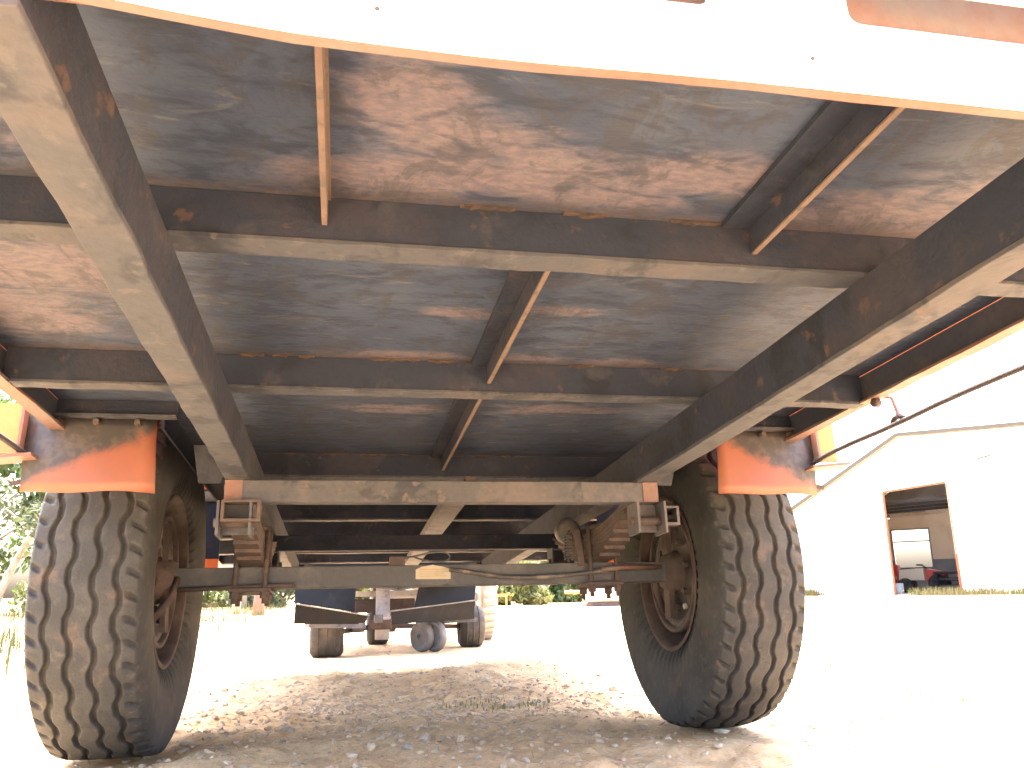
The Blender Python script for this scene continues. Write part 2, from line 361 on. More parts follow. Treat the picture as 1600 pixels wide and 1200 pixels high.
# flaking scale along the seam of deck and cross beam
M['flake'] = layered('flaking_rust_scale', (.060, .040, .031), [((.034, .028, .028), 30, .42, .6)], .9)
for yb, x0, x1 in ((-1.004, -.54, .54), (-1.712, -.30, .30), (-.06, -.5, .5)):
    fk = MB(); x = x0
    while x < x1:
        L_ = RND.uniform(.02, .12)
        if RND.random() < .55:
            n_ = max(2, int(L_ / .008)); hs = [RND.uniform(.002, .0085) * (.35 + .65 * math.sin(PI * (k + .5) / (n_ + 1))) for k in range(n_ + 1)]
            for k in range(n_):
                a, c = x + L_ * k / n_, x + L_ * (k + 1) / n_
                fk.hexa([(a, yb - .004 - hs[k] * .5, ZD - .0008 - hs[k]), (c, yb - .004 - hs[k + 1] * .5, ZD - .0008 - hs[k + 1]), (c, yb + .002, ZD - .0008 - hs[k + 1]), (a, yb + .002, ZD - .0008 - hs[k])], [(a, yb - .006, ZD - .0006), (c, yb - .006, ZD - .0006), (c, yb + .002, ZD - .0006), (a, yb + .002, ZD - .0006)])
        x += L_ + RND.uniform(0, .03)
    fk.build('rust_scale', 'flake', T)['kind'] = 'stuff'

# side rails
for s in (-1, 1):
    for y0, y1 in ((YR + .014, -WY - .004), (WY + .004, YF)):
        a, c = sorted((s * 1.032, s * 1.040)); b = MB().box(a, c, y0, y1, .330, .47)
        r = b.build('side_rail', 'orange', T)
        a, c = sorted((s * 1.0305, s * 1.0318)); MB().box(a, c, y0, y1, .3305, ZD - .001).build('rail_inner_face', 'rail_inner', r)
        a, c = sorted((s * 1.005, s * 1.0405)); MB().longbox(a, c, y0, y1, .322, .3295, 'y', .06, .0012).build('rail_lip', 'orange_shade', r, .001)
MB().box(-1.03, 1.03, YF + .001, YF + .009, .325, .50).build('front_sill', 'web', T)

# rear sill: white face with rounded slots, orange seen inside the slots
def sill():
    y0, y1 = YR - .006, YR; zb, zt = .203, .44; sa, sb = .277, .330
    slots = [(-1.00, -.575), (-.43, .013), (.153, .60), (.745, 1.00)]
    b = MB(); b.longbox(-1.045, 1.045, y0, y1, zb, sa); b.longbox(-1.045, 1.045, y0, y1, sb, zt)
    xs = [-1.045] + [q for sl in slots for q in sl] + [1.045]
    for i in range(0, len(xs), 2): b.longbox(xs[i], xs[i + 1], y0, y1, sa, sb)
    for x0, x1 in slots:                                             # rounded slot corners
        for cx, sx in ((x0, 1), (x1, -1)):
            for cz, sz in ((sa, 1), (sb, -1)):
                r = .012; arc = [(cx + sx * (r - r * math.sin(t)), cz + sz * (r - r * math.cos(t))) for t in np.linspace(0, PI / 2, 6)]
                pr = [(cx, cz)] + arc; n = len(pr)
                b.add([(p[0], y0, p[1]) for p in pr] + [(p[0], y1, p[1]) for p in pr], [tuple(range(n)), tuple(range(2 * n - 1, n - 1, -1))] + [(i, (i + 1) % n, n + (i + 1) % n, n + i) for i in range(n)])
    def bend(m):
        m.v = [(x, y, z + (.017 * min(1.6, (-.34 - x) / .17) ** 1.3 if x < -.34 else -.004 * math.exp(-((x + .18) / .13) ** 2))) for x, y, z in m.v]; return m
    f = bend(b).build('rear_sill', 'white_sill', T)
    bend(MB().longbox(-1.045, 1.045, YR + .0005, YR + .010, zb - .001, zb + .010, 'x', .05, .0008)).build('sill_bottom_lip', 'orange_shade', f)
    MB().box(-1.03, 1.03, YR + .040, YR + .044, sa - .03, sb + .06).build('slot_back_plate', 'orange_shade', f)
    for x in (-.86, -.282, .107, .68):
        MB().lathe([(y0 - .003, 0), (y0 - .0015, .0016), (y0 + .001, .0024)], 12, 'y', (x, 0, .231)).build('rivet', 'rust', f)
sill()

# hanger bars under the beams, in front of and behind the axle
for y in (-.536, .50):
    MB().box(-XO - .002, XO, y, y + .05, .152, ZF - .001).build('hanger_bar', 'beam' if y < 0 else 'web', T, .003)
MB().box(.045, .075, -.50, -.47, .2135, .232).build('wedge_block', 'rust', T)
for s in (-1, 1):                                                     # orange end caps
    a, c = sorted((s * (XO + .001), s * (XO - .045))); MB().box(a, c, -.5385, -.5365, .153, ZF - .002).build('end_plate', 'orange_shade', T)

# drawbar tube running forward under the deck
d = MB().box(.065, .15, .12, 3.0, .285, .32); d.build('drawbar', 'beam', T, .003)
dr = MB()
for s in (-1, 1): dr.bar((s * .55, YF - .1, .27), (.107, 3.4, .27), .06, .08)
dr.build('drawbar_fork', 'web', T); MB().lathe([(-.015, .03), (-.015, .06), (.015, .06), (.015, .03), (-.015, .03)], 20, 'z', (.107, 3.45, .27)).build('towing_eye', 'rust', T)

# axle
axle = MB().box(-.86, .86, -.0337, .0337, -.0337, .0337).build('axle', 'axle', T, .004)
lp = MB(); pr = [(-.060, -.013), (.056, -.014), (.056, .018), (.033, .026), (-.003, .033), (-.040, .027), (-.060, .018)]
lp.add([(x, -.0365, z) for x, z in pr] + [(x, -.0345, z) for x, z in pr], [tuple(range(7)), tuple(range(13, 6, -1))] + [(i, (i + 1) % 7, 7 + (i + 1) % 7, 7 + i) for i in range(7)])
lp.build('label_plate', 'label', axle)
pk = MB()
for z, a, b in ((.017, -.045, .042), (.009, -.050, .046), (.002, -.05, .035), (-.005, -.045, .044)): pk.box(a, b, -.0372, -.0368, z, z + .0022)
pk.build('printed_lines', 'ink', axle)
# wire loop lying on the axle
loop = [(-.002 + .060 * math.cos(t), -.01 - .006 * math.sin(t), .062 + .014 * math.sin(t) + .004 * math.sin(2 * t)) for t in np.linspace(0, 2 * PI, 28)]
MB().tube(loop, .0032, 6).build('wire_loop', 'axle', T); MB().tube([(-.115, -.01, .058), (-.06, -.01, .064)], .004, 6).build('wire_tail', 'axle', T)
MB().box(-.145, -.095, -.03, .01, .0345, .062).build('wire_clamp', 'rust', T)
# brake hose sagging along the axle towards the right wheel
hp = [(.05, -.045, .016), (.12, -.05, .006), (.22, -.055, -.012), (.32, -.058, -.016), (.42, -.06, -.013), (.52, -.062, -.004), (.62, -.06, .008), (.70, -.05, .012), (.78, -.03, .012)]
MB().tube(hp, .0075, 8).build('brake_hose', 'hose', T)
MB().tube([(.57, -.065, .006), (.65, -.062, .013), (.80, -.03, .016)], .009, 8).build('brake_pipe', 'orange_shade', T)
MB().tube([(-.80, -.05, -.036), (-.62, -.05, -.030), (-.45, -.05, -.026)], .007, 8).build('brake_pipe', 'rust', T)

# leaf springs, U-bolts, hangers
for s in (-1, 1):
    cx = s * .583
    spr = empty('leaf_spring', (0, 0, 0)); spr.parent = T
    for i in range(8):
        L = .52 - i * .055; z0 = .040 + (7 - i) * .0125
        pts = [(cx, y, z0 + .060 * (y / .52) ** 2) for y in np.linspace(-L, L, 13)]
        b = MB()
        for p, q in zip(pts[:-1], pts[1:]):
            b.hexa([(cx - .036, p[1], p[2]), (cx + .036, p[1], p[2]), (cx + .036, q[1], q[2]), (cx - .036, q[1], q[2])], [(cx - .036, p[1], p[2] + .011), (cx + .036, p[1], p[2] + .011), (cx + .036, q[1], q[2] + .011), (cx - .036, q[1], q[2] + .011)])
        b.build('leaf', 'rust', spr)
    for y in (-.055, .055):
        for dx in (-.046, .046): MB().tube([(cx + dx, y, .155), (cx + dx, y, -.082)], .008, 8).build('u_bolt', 'rust', spr)
        MB().tube([(cx - .046, y, .150), (cx, y, .160), (cx + .046, y, .150)], .008, 8).build('u_bolt_bridge', 'rust', spr)
    MB().box(cx - .062, cx + .062, -.075, .075, -.046, -.036).build('bottom_plate', 'rust', spr)
    for y in (-.055, .055):
        for dx in (-.046, .046): MB().lathe([(-.066, 0), (-.066, .014), (-.0465, .014), (-.0465, 0)], 6, 'z', (cx + dx, y, 0), False).build('bolt_nut', 'rust', spr)
    for y in (-.52, .52):                                             # hanger with an open box bracket beside it
        h = MB(); h.box(cx - .045, cx - .038, y - .04, y + .05, .06, .151); h.box(cx + .038, cx + .045, y - .04, y + .05, .06, .151)
        h.box(cx - .037, cx + .037, y + .03, y + .037, .07, .151)
        hb = h.build('spring_hanger', 'beam', T); MB().tube([(cx - .055, y, .098), (cx + .055, y, .098)], .013, 10).build('hanger_pin', 'rust', hb)
    g = MB(); ox = s * (.66 if s > 0 else .566); w2 = .040 if s > 0 else .050
    y = -.48 if s > 0 else -.570
    g.box(ox - w2, ox + w2, y, y + .035, .145, .151); g.box(ox - w2, ox + w2, y, y + .035, .094, .101)
    g.box(ox - w2, ox - w2 + .008, y, y + .035, .1012, .1448); g.box(ox + w2 - .008, ox + w2, y, y + .035, .1012, .1448)
    g.build('box_bracket', 'beam' if s > 0 else 'rust', T)
    # brake actuator lever and pull-off coil
    q = .447 if s > 0 else -.70
    if s < 0: continue
    coil = [(q + .013 * math.cos(t), -.10 + .013 * math.sin(t), .035 + .085 * t / (2 * PI * 9)) for t in np.linspace(0, 2 * PI * 9, 9 * 10)]
    MB().tube(coil, .0028, 5).build('coil_spring', 'greasy', T)
    MB().tube([(q, -.10, .028), (q, -.10, .12), (q + .01, -.1, .135)], .004, 6).build('spring_hook', 'greasy', T)
    MB().lathe([(-.03, 0), (-.03, .03), (-.022, .042), (.02, .042), (.03, .03), (.03, 0)], 20, 'y', (s * .48, .02, .15)).build('brake_chamber', 'greasy', T)
    MB().bar((s * .48, .06, .15), (s * .60, .3, .20), .025, .02).build('chamber_strut', 'rust', T)
    MB().bar((s * .50, -.07, .02), (s * .49, -.06, .14), .022, .014, (0, 1, 0)).build('brake_lever', 'rust', T)

# mudguards: flap behind the tyre, arch above, inner cheek
for s in (-1, 1):
    def xr(a, c): return sorted((s * a, s * c))
    a, c = xr(.775, 1.095)
    fl = MB(); NX, NZ = 10, 7; gv = []
    for side in (0, 1):
        for iz in range(NZ + 1):
            q = iz / NZ
            for ix in range(NX + 1):
                p = ix / NX; inner = .775 + .012 * q; xx = inner + (1.095 - inner) * p
                bow = .012 * math.sin(PI * p) * (1 - q) + .004 * math.sin(7 * p + 3 * q) - .014 * (1 - q) ** 3 * (p > .8) * (p - .8) * 4
                gv.append((s * xx, -.607 - .005 * q - bow + .0035 * side, .162 + .199 * q + (.0025 * math.sin(9 * p + s) if iz == 0 else 0)))
    W_ = NX + 1; K_ = W_ * (NZ + 1); gf = []
    for iz in range(NZ):
        for ix in range(NX):
            a0 = iz * W_ + ix; gf += [(a0, a0 + 1, a0 + W_ + 1, a0 + W_), (K_ + a0, K_ + a0 + W_, K_ + a0 + W_ + 1, K_ + a0 + 1)]
    for ix in range(NX):
        gf += [(ix, K_ + ix, K_ + ix + 1, ix + 1), (NZ * W_ + ix, NZ * W_ + ix + 1, K_ + NZ * W_ + ix + 1, K_ + NZ * W_ + ix)]
    for iz in range(NZ):
        gf += [(iz * W_, (iz + 1) * W_, K_ + (iz + 1) * W_, K_ + iz * W_), (iz * W_ + NX, K_ + iz * W_ + NX, K_ + (iz + 1) * W_ + NX, (iz + 1) * W_ + NX)]
    fl.add(gv, gf, True)
    for bx in (.83, .93, 1.02): MB().lathe([(-.632, 0), (-.632, .008), (-.614, .010), (-.614, 0)], 6, 'y', (s * bx, 0, .342), False).build('flap_bolt', 'rust', T)
    fl.build('mudflap', 'flap', T); ff = MB().box(a, c, .604, .609, .137, .352).build('mudflap', 'web', T); MB().box(a, c, .603, .610, .03, .1365).build('flap_edge_strip', 'orange', ff)
    a, c = xr(.735, 1.029); MB().box(a, c, -.640, -.613, .354, .3605).build('flap_rail', 'flange', T)
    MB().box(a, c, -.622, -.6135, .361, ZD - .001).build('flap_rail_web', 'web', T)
    a, c = xr(.775, 1.10)
    ar = MB(); pts = [(-.606, ZD + .004), (-.55, .52), (-.42, .60), (-.2, .635), (.2, .635), (.42, .60), (.55, .52), (.606, ZD + .004)]
    for p, q in zip(pts[:-1], pts[1:]): ar.hexa([(a, p[0], p[1]), (c, p[0], p[1]), (c, q[0], q[1]), (a, q[0], q[1])], [(a, p[0], p[1] + .004), (c, p[0], p[1] + .004), (c, q[0], q[1] + .004), (a, q[0], q[1] + .004)])
    ar.build('mudguard', 'orange', T)
    ck = MB(); a2, c2 = xr(.768, .774); n = len(pts); ring = [(p[0], p[1] + .004) for p in pts] + [(.606, .33), (.45, .33), (-.45, .33), (-.606, .33)]; m = len(ring)
    ck.add([(a2, p[0], p[1]) for p in ring] + [(c2, p[0], p[1]) for p in ring], [tuple(range(m)), tuple(range(2 * m - 1, m - 1, -1))] + [(i, (i + 1) % m, m + (i + 1) % m, m + i) for i in range(m)])
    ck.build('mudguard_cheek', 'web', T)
    # pale gusset from the beam to the cheek
    a3, c3 = xr(.640, .700); MB().hexa([(a3, -.44, .222), (c3, -.44, .222), (c3, -.43, .222), (a3, -.43, .222)], [(a3 - .02, -.44, .33), (c3 + .03, -.44, .33), (c3 + .03, -.43, .33), (a3 - .02, -.43, .33)]).build('gusset', 'flange', T)
    # outboard bracket plate with rope hook
    a, c = xr(1.100, 1.178); bk = MB().box(a, c, -.606, -.600, .262, .392); bp = bk.build('side_bracket', 'orange', T)
    a, c = xr(1.096, 1.103); MB().box(a, c, -.64, -.6065, .255, .385).build('bracket_cheek', 'orange_shade', bp)
    a, c = xr(1.06, 1.185); MB().hexa([(a, -.66, .232), (c, -.66, .244), (c, -.59, .244), (a, -.59, .232)], [(a, -.66, .240), (c, -.66, .252), (c, -.59, .252), (a, -.59, .240)]).build('bracket_foot', 'orange_shade', bp)
    # rope along the side, hooked to the bracket
    xp = 1.13; rp = [(s * 1.085, -.585, .250), (s * 1.095, -.63, .262), (s * 1.108, -.70, .272)] + [(s * (1.108 + .022 * min(1, (-.7 - y) / .3)), y, .276 + .009 * min(1, (-.7 - y) / .4) + .002 * math.sin(9 * y)) for y in np.linspace(-.8, YR + .03, 14)]
    rope = MB().tube(rp, .0075, 8).build('side_rope', 'rope', T)
    kn = MB().tube([(s * 1.13, -.95, .283), (s * 1.128, -.965, .297), (s * 1.13, -.985, .300), (s * 1.13, -1.0, .287)], .008, 6); kn.build('rope_knot', 'rope', rope)
    MB().tube([(s * 1.041, -.98, .36), (s * 1.12, -.98, .35), (s * 1.13, -.98, .31), (s * 1.125, -.98, .292)], .005, 6).build('rope_hook', 'orange_shade', T)
    MB().lathe([(-.008, 0), (-.008, .012), (.008, .012), (.008, 0)], 8, 'x', (s * 1.02, -1.05, .312)).build('rail_bolt', 'rust', T)
    rt = MB().bar((s * 1.09, -.60, .19), (s * 1.12, -.60, .184), .006, .012); rt.build('flap_tab', 'rust', T)

# wheels ---------------------------------------------------------------
TW = .2926; TI = .7994; HW = TW / 2
def tyre_mesh(nu=1080):
    prof = []                                                     # across: (x, r, kind)
    for x in np.linspace(-.128, .128, 92): prof.append((x, R - .55 * abs(x / .128) ** 2.4 * .032))
    rs = [(.1325, .4965), (.1365, .490), (.1400, .481), (.1428, .471), (.1450, .458), (.1463, .440), (.1463, .405), (.143, .370), (.136, .335), (.127, .305), (.117, .283), (.108, .268), (.104, .258)]
    left = [(-x, r) for x, r in rs][::-1]; full = left + prof + rs
    xs = np.array([p[0] for p in full]); r0 = np.array([p[1] for p in full])
    u = np.linspace(0, 2 * PI, nu, endpoint=False); U, X = np.meshgrid(u, xs, indexing='ij'); RR = np.tile(r0, (nu, 1))
    dep = np.zeros_like(X)
    nw = 26
    for k, gx0 in enumerate((-.083, -.029, .029, .083)):
        a = U * nw / (2 * PI) * 2 * PI + (0 if k % 2 else .9)
        cen = gx0 + .0062 * np.clip(1.5 * np.sin(a), -1, 1)
        d = np.abs(X - cen); dep = np.maximum(dep, np.clip((.0082 - d) / .0032, 0, 1) * .95)
    # shoulder notches, curved, on both edges
    ns = 52
    for sg in (-1, 1):
        e = np.clip((sg * X - .094) / .034, 0, 1.6)
        ph = (U * ns / (2 * PI) + sg * .22 * e ** 2) % 1.0; dd = np.minimum(ph, 1 - ph)
        dep = np.maximum(dep, np.clip((.17 - dd) / .06, 0, 1) * np.clip(e * 2.2 - .25, 0, 1) * np.clip((.134 - np.abs(X)) / .006, 0, 1) * .85)
    tread0 = (np.abs(X) < .13)
    wear = .0012 * vnoise(U * 9, X * 60 + 20) + .0016 * vnoise(U * 3 + 40, X * 14 + 60)
    tread = (np.abs(X) < .1395)
    RR = RR - dep * .0125 * tread + wear * tread0
    for rc, wv in ((.452, .008), (.345, .006), (.300, .005)):      # moulded rings on the sidewall
        RRm = np.exp(-((RR - rc) / wv) ** 2) * (np.abs(X) > .115); X = X + np.sign(X) * RRm * .0028
    # flatten a little where it stands
    Yc = RR * np.sin(U); Zc = RR * np.cos(U)
    flat = Zc < -(R - .012); bul = np.clip((-Zc - .44) / .08, 0, 1) ** 2
    X = X * (1 + .05 * bul * (np.abs(X) > .05)); Zc = np.where(flat, -(R - .012) + (Zc + R - .012) * .25, Zc)
    V = np.stack([X, Yc, Zc], -1).reshape(-1, 3); m = len(full)
    ii = np.arange(nu * m).reshape(nu, m); jj = np.roll(ii, -1, 0)
    Q = np.stack([ii[:, :-1], ii[:, 1:], jj[:, 1:], jj[:, :-1]], -1).reshape(-1, 4)
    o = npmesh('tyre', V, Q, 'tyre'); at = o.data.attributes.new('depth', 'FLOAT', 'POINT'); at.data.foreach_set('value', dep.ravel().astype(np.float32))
    return o
wheels = []
for s in (1, -1):
    wh = empty('wheel', (s * (TI + HW), 0, 0), (TAU, 0, 0 if s > 0 else PI)); wh.parent = T
    if s > 0: ty = tyre_mesh(); ty.parent = wh
    else: ty = copyobj(ty, wh)
    # local -x is the inboard side for both wheels
    rim = MB().lathe([(-.118, .268), (-.122, .262), (-.118, .252), (-.095, .247), (-.06, .236), (.0, .226), (.06, .236), (.10, .25), (.118, .268)], 72).build('rim', 'rim', wh)
    MB().lathe([(.02, .228), (.028, .20), (.035, .14), (.02, .10), (.02, .0)], 60).build('rim_disc', 'rim', rim)
    MB().lathe([(.015, .0), (.015, .205), (-.075, .205), (-.085, .198), (-.085, .165), (-.075, .16), (-.075, .0)], 60).build('brake_drum', 'greasy', wh)
    MB().lathe([(-.075, .075), (-.095, .070), (-.13, .055), (-.135, .0)], 32).build('hub_flange', 'rust', wh)
    for k in range(8):
        a = 2 * PI * k / 8 + .2
        MB().lathe([(-.082, 0), (-.082, .012), (-.0985, .012), (-.0985, 0)], 6, 'x', (0, .12 * math.sin(a), .12 * math.cos(a)), False).build('hub_nut', 'rust', wh)
    MB().lathe([(-.076, .205), (-.100, .206), (-.100, .190), (-.076, .189)], 60).build('dust_shield_ring', 'rim', wh)
    MB().bar((-.11, 0, -.16), (-.095, .03, .17), .05, .018, (1, 0, 0)).build('brake_spider', 'rust', wh)
    MB().tube([(-.09, .10, -.14), (-.135, .06, -.06), (-.14, .03, .0)], .012, 8).build('camshaft', 'rust', wh)

# inflation valve glint on the right wheel's disc: painted in as a small pale bolt head
MB().lathe([(0, 0), (0, .011), (-.012, .009), (-.014, 0)], 10, 'x', (.846, -.12, -.125)).build('glint_bolt', 'label', T)

# ================================================================== GROUND DETAIL
def stone_verts(r, rnd, flat=.6):
    t = (1 + 5 ** .5) / 2; base = [(-1, t, 0), (1, t, 0), (-1, -t, 0), (1, -t, 0), (0, -1, t), (0, 1, t), (0, -1, -t), (0, 1, -t), (t, 0, -1), (t, 0, 1), (-t, 0, -1), (-t, 0, 1)]
    a = rnd.random() * 6.28; ca, sa = math.cos(a), math.sin(a); sx, sy = rnd.uniform(.75, 1.35), rnd.uniform(.6, 1.0); out = []
    for x, y, z in base:
        k = rnd.uniform(.6, 1.2) * r / 1.9; x, y, z = x * k * sx, y * k * sy, z * k * flat; out.append((x * ca - y * sa, x * sa + y * ca, z))
    return out
ICO = [(0, 11, 5), (0, 5, 1), (0, 1, 7), (0, 7, 10), (0, 10, 11), (1, 5, 9), (5, 11, 4), (11, 10, 2), (10, 7, 6), (7, 1, 8), (3, 9, 4), (3, 4, 2), (3, 2, 6), (3, 6, 8), (3, 8, 9), (4, 9, 5), (2, 4, 11), (6, 2, 10), (8, 6, 7), (9, 8, 1)]
def stone_mat(name, c1, c2):
    return layered(name, c1, [(c2, 18, .42, .65), (tuple(q * .5 for q in c1), 40, .6, .8)], .9, bmp=(60, .4))
M['stone_tan'] = stone_mat('tan_stone', (.4752, .3708, .2604), (.5724, .4429, .3069)); M['stone_grey'] = stone_mat('grey_stone', (.3348, .2833, .2185), (.4536, .3708, .2790)); M['stone_white'] = stone_mat('white_stone', (.6696, .5871, .4650), (.7560, .6798, .5580))
M['stone_red'] = stone_mat('reddish_stone', (.46, .29, .19), (.52, .36, .26))
def scatter(name, n, mat, fr, label, smin, smax, flat=.6):
    vs = []; fs = []
    for i in range(n):
        x, y = fr(); r = smin + (smax - smin) * RND.random() ** 3.2; z = float(gheight(x, y)) + r * flat * RND.uniform(-.25, .3); b = len(vs)
        vs += [(p[0] + x, p[1] + y, p[2] + z) for p in stone_verts(r, RND, flat)]; fs += [tuple(q + b for q in f) for f in ICO]
    o = npmesh(name, np.array(vs), np.array(fs), mat, False); tag(o, label, 'gravel', kind='stuff'); return o
def under(): 
    while True:
        x, y = RND.gauss(-.1, .75), RND.gauss(.75, .65)
        if -.9 < y < 3.4 and abs(x) < 2.2: return x, y
def wide():
    while True:
        x, y = RND.uniform(-2, 3.2), RND.uniform(-.9, 5.5)
        return x, y
scatter('gravel', 4600, 'stone_tan', under, 'tan gravel chips strewn over the dirt under the axle', .0025, .019)
scatter('gravel', 2200, 'stone_grey', under, 'grey gravel chips mixed into the dirt under the axle', .0025, .014)
scatter('gravel', 260, 'stone_white', wide, 'pale gravel chips scattered over the open yard', .003, .012)
scatter('gravel', 1300, 'stone_red', wide, 'reddish dirt clods and pebbles scattered over the yard', .003, .016)
def stone(x, y, r, mat, label, flat=.65, name='stone'):
    vs = stone_verts(r, RND, flat); bm = bmesh.new(); bv = [bm.verts.new(v) for v in vs]
    for f in ICO: bm.faces.new([bv[i] for i in f])
    bmesh.ops.subdivide_edges(bm, edges=bm.edges[:], cuts=1, use_grid_fill=True, smooth=.25)
    for v in bm.verts: v.co *= RND.uniform(.94, 1.05)
    me = bpy.data.meshes.new(name); bm.to_mesh(me); bm.free(); me.materials.append(M[mat]); o = bpy.data.objects.new(name, me); COL.objects.link(o)
    o.location = (x, y, float(gheight(x, y)) + r * flat * .35); tag(o, label, 'stone', 'loose stones on the dirt'); return o
stone(.95, -.10, .030, 'stone_white', 'white stone lying against the inner foot of the right tyre', .55)
stone(.431, .86, .050, 'stone_tan', 'largest tan stone, half sunk beside the weeds under the axle', .5)
stone(-.895, -.30, .022, 'stone_red', 'reddish pebble at the foot of the left tyre', .8)
stone(-.09, -.20, .026, 'stone_grey', 'grey stone at the bottom centre, right one of a close pair', .7)
stone(-.20, -.21, .022, 'stone_tan', 'tan stone at the bottom centre, left one of a close pair', .7)
stone(-.02, .02, .026, 'stone_tan', 'tan stone behind the close pair, below the label plate', .7)
stone(.135, .72, .024, 'stone_grey', 'small grey stone in the rubble straight below the axle middle', .6)
stone(.92, .95, .032, 'stone_red', 'reddish stone on the dirt just left of the right tyre', .6)
stone(-.46, .22, .028, 'stone_grey', 'grey stone in the rubble right of the left tyre', .6)
stone(1.5, .9, .03, 'stone_tan', 'tan stone on sunlit ground right of the right tyre', .6)

M['weed'] = layered('small_weeds', (.20, .23, .085), (), .8, grain=0)
M['litter'] = layered('dry_straw', (.42, .34, .22), [((.28, .22, .15), 6, .45, .65)], .9)
M['blade'] = layered('green_grass', (.10, .13, .035), [((.16, .16, .06), 3, .45, .65)], .8, grain=0)
M['dryblade'] = layered('dry_grass', (.085, .080, .034), [((.040, .055, .016), 2, .45, .62)], .85, grain=0)
def blades(name, pts, mat, label, hmin, hmax, wd, lean=.6, lay=False):
    vs = []; fs = []
    for x, y in pts:
        z = float(gheight(x, y)); h = RND.uniform(hmin, hmax); a = RND.random() * 6.28; l = RND.uniform(.1, lean) * h; ww = wd * RND.uniform(.6, 1.3)
        dx, dy = math.cos(a), math.sin(a); b = len(vs); px, py = -dy * ww, dx * ww
        if lay:
            vs += [(x - px, y - py, z + .003), (x + px, y + py, z + .003), (x + dx * h + px, y + dy * h + py, z + .012), (x + dx * h - px, y + dy * h - py, z + .010)]; fs.append((b, b + 1, b + 2, b + 3))
        else:
            vs += [(x - px, y - py, z - .005), (x + px, y + py, z - .005), (x + dx * l * .35 + px * .7, y + dy * l * .35 + py * .7, z + h * .6), (x + dx * l * .35 - px * .7, y + dy * l * .35 - py * .7, z + h * .6), (x + dx * l, y + dy * l, z + h), (x + dx * l + px * .1, y + dy * l + py * .1, z + h)]
            fs += [(b, b + 1, b + 2, b + 3), (b + 3, b + 2, b + 5, b + 4)]
    o = npmesh(name, np.array(vs), np.array(fs), mat, False); tag(o, label, 'grass' if not lay else 'straw', kind='stuff'); return o
blades('straw_litter', [under() for _ in range(1600)], 'litter', 'dry straw bits lying over the rubble under the trailer', .015, .06, .0016, lay=True)
def clump(cx, cy, r, n): return [(RND.gauss(cx, r), RND.gauss(cy, r)) for _ in range(n)]
blades('weeds', clump(.36, .87, .07, 90) + clump(.50, .83, .05, 50) + clump(.2, .95, .06, 40), 'weed', 'small green weeds around the largest tan stone', .008, .022, .003)
pts = []
for _ in range(260): pts += clump(RND.uniform(-14, -1.6), RND.uniform(3.5, 24), .25, 34)
blades('verge_grass', [p for p in pts if p[0] < -1.35 - .02 * p[1]], 'dryblade', 'sunlit yellow-green grass verge left of the track', .05, .26, .006)
pts = []
for _ in range(70): pts += clump(RND.uniform(1.5, 4.5), RND.uniform(1.0, 8), .12, 14)
blades('sparse_grass', pts, 'dryblade', 'sparse dry grass tufts on the sunlit yard at right', .012, .05, .003)
tf = []
for cx, cy, n_ in ((1.75, 1.35, 60), (1.9, 1.2, 40), (2.3, 1.5, 40), (2.1, .3, 30), (2.6, .1, 30), (1.6, -.1, 20), (2.9, 2.4, 50), (3.4, 1.0, 40)): tf += clump(cx, cy, .09, n_)
blades('yard_tufts', tf, 'dryblade', 'small dry tufts on the bright dirt right of the right tyre', .012, .045, .003)
# grass bank along the foot of the shed
SL = np.array((18.308, 23.384)); SD = np.array((.63707, -.77081)); SN = np.array((.77081, .63707))
pts = []
for _ in range(120):
    t = RND.uniform(1.0, 8); q = SL + SD * t - SN * RND.uniform(.4, 1.8); pts += clump(q[0], q[1], .18, 30)
for _ in range(26):
    q = SL + SD * RND.uniform(-3.2, -2.7) - SN * RND.uniform(.1, .5); pts += clump(q[0], q[1], .15, 30)
blades('shed_grass', pts, 'dryblade', 'pale grass growing along the foot of the shed', .08, .32, .008)

# ================================================================== BLACK IMPLEMENT BEHIND
M['black_paint'] = layered('glossy_black_paint', (.0045, .0048, .0050), [((.010, .010, .010), 9, .5, .75)], .42, spec=.10, grain=0)
M['grey_metal'] = layered('pale_grey_metal', (.42, .41, .42), [((.25, .22, .21), 10, .5, .7)], .5)
M['wheel_grey'] = layered('grey_cast_wheel', (.095, .095, .096), [((.14, .135, .13), 12, .45, .7)], .6)
M['rubber_far'] = layered('dusty_small_tyre', (.035, .033, .032), [((.07, .062, .055), 8, .42, .66)], .85, bmp=(80, .4))
imp = empty('road_drag', (.1, 4.2, 0)); tag(imp, 'black V-bladed towed implement on rubber tyres beyond the axle', 'implement')
def ip(mb, name, mat, bevel=0): 
    o = mb.build(name, mat, imp, bevel); o.matrix_parent_inverse = Matrix.Translation((-.1, -4.2, 0)); return o
def fwd(q, k=.958): return (-.296 + (q[0] + .296) * k, -2.862 + (q[1] + 2.862) * k, .4747 + (q[2] - .4747) * k)   # blades stand ahead of the wheels
def plate(p, th=.02):
    """quad p0..p3 thickened backwards"""
    p = [fwd(q) for q in p]
    return MB().hexa(p, [(q[0], q[1] + th, q[2] + .002) for q in p])
ip(plate([(-.642, 3.70, .249), (-.119, 3.90, .228), (-.096, 3.905, .286), (-.636, 3.70, .388)]), 'blade_face', 'black_paint')
ip(MB().bar(fwd((-.650, 3.695, .395)), fwd((-.09, 3.90, .290)), .02, .008), 'blade_edge', 'wheel_grey')
ip(plate([(-.642, 3.72, .40), (-.20, 3.88, .315), (-.19, 3.97, .60), (-.65, 3.80, .60)]), 'top_panel', 'black_paint')
ip(plate([(.091, 3.95, .217), (.804, 4.35, .230), (.805, 4.35, .376), (.080, 3.95, .312)]), 'blade_face', 'black_paint')
ip(MB().bar(fwd((.07, 3.945, .318)), fwd((.815, 4.35, .382)), .02, .008), 'blade_edge', 'wheel_grey')
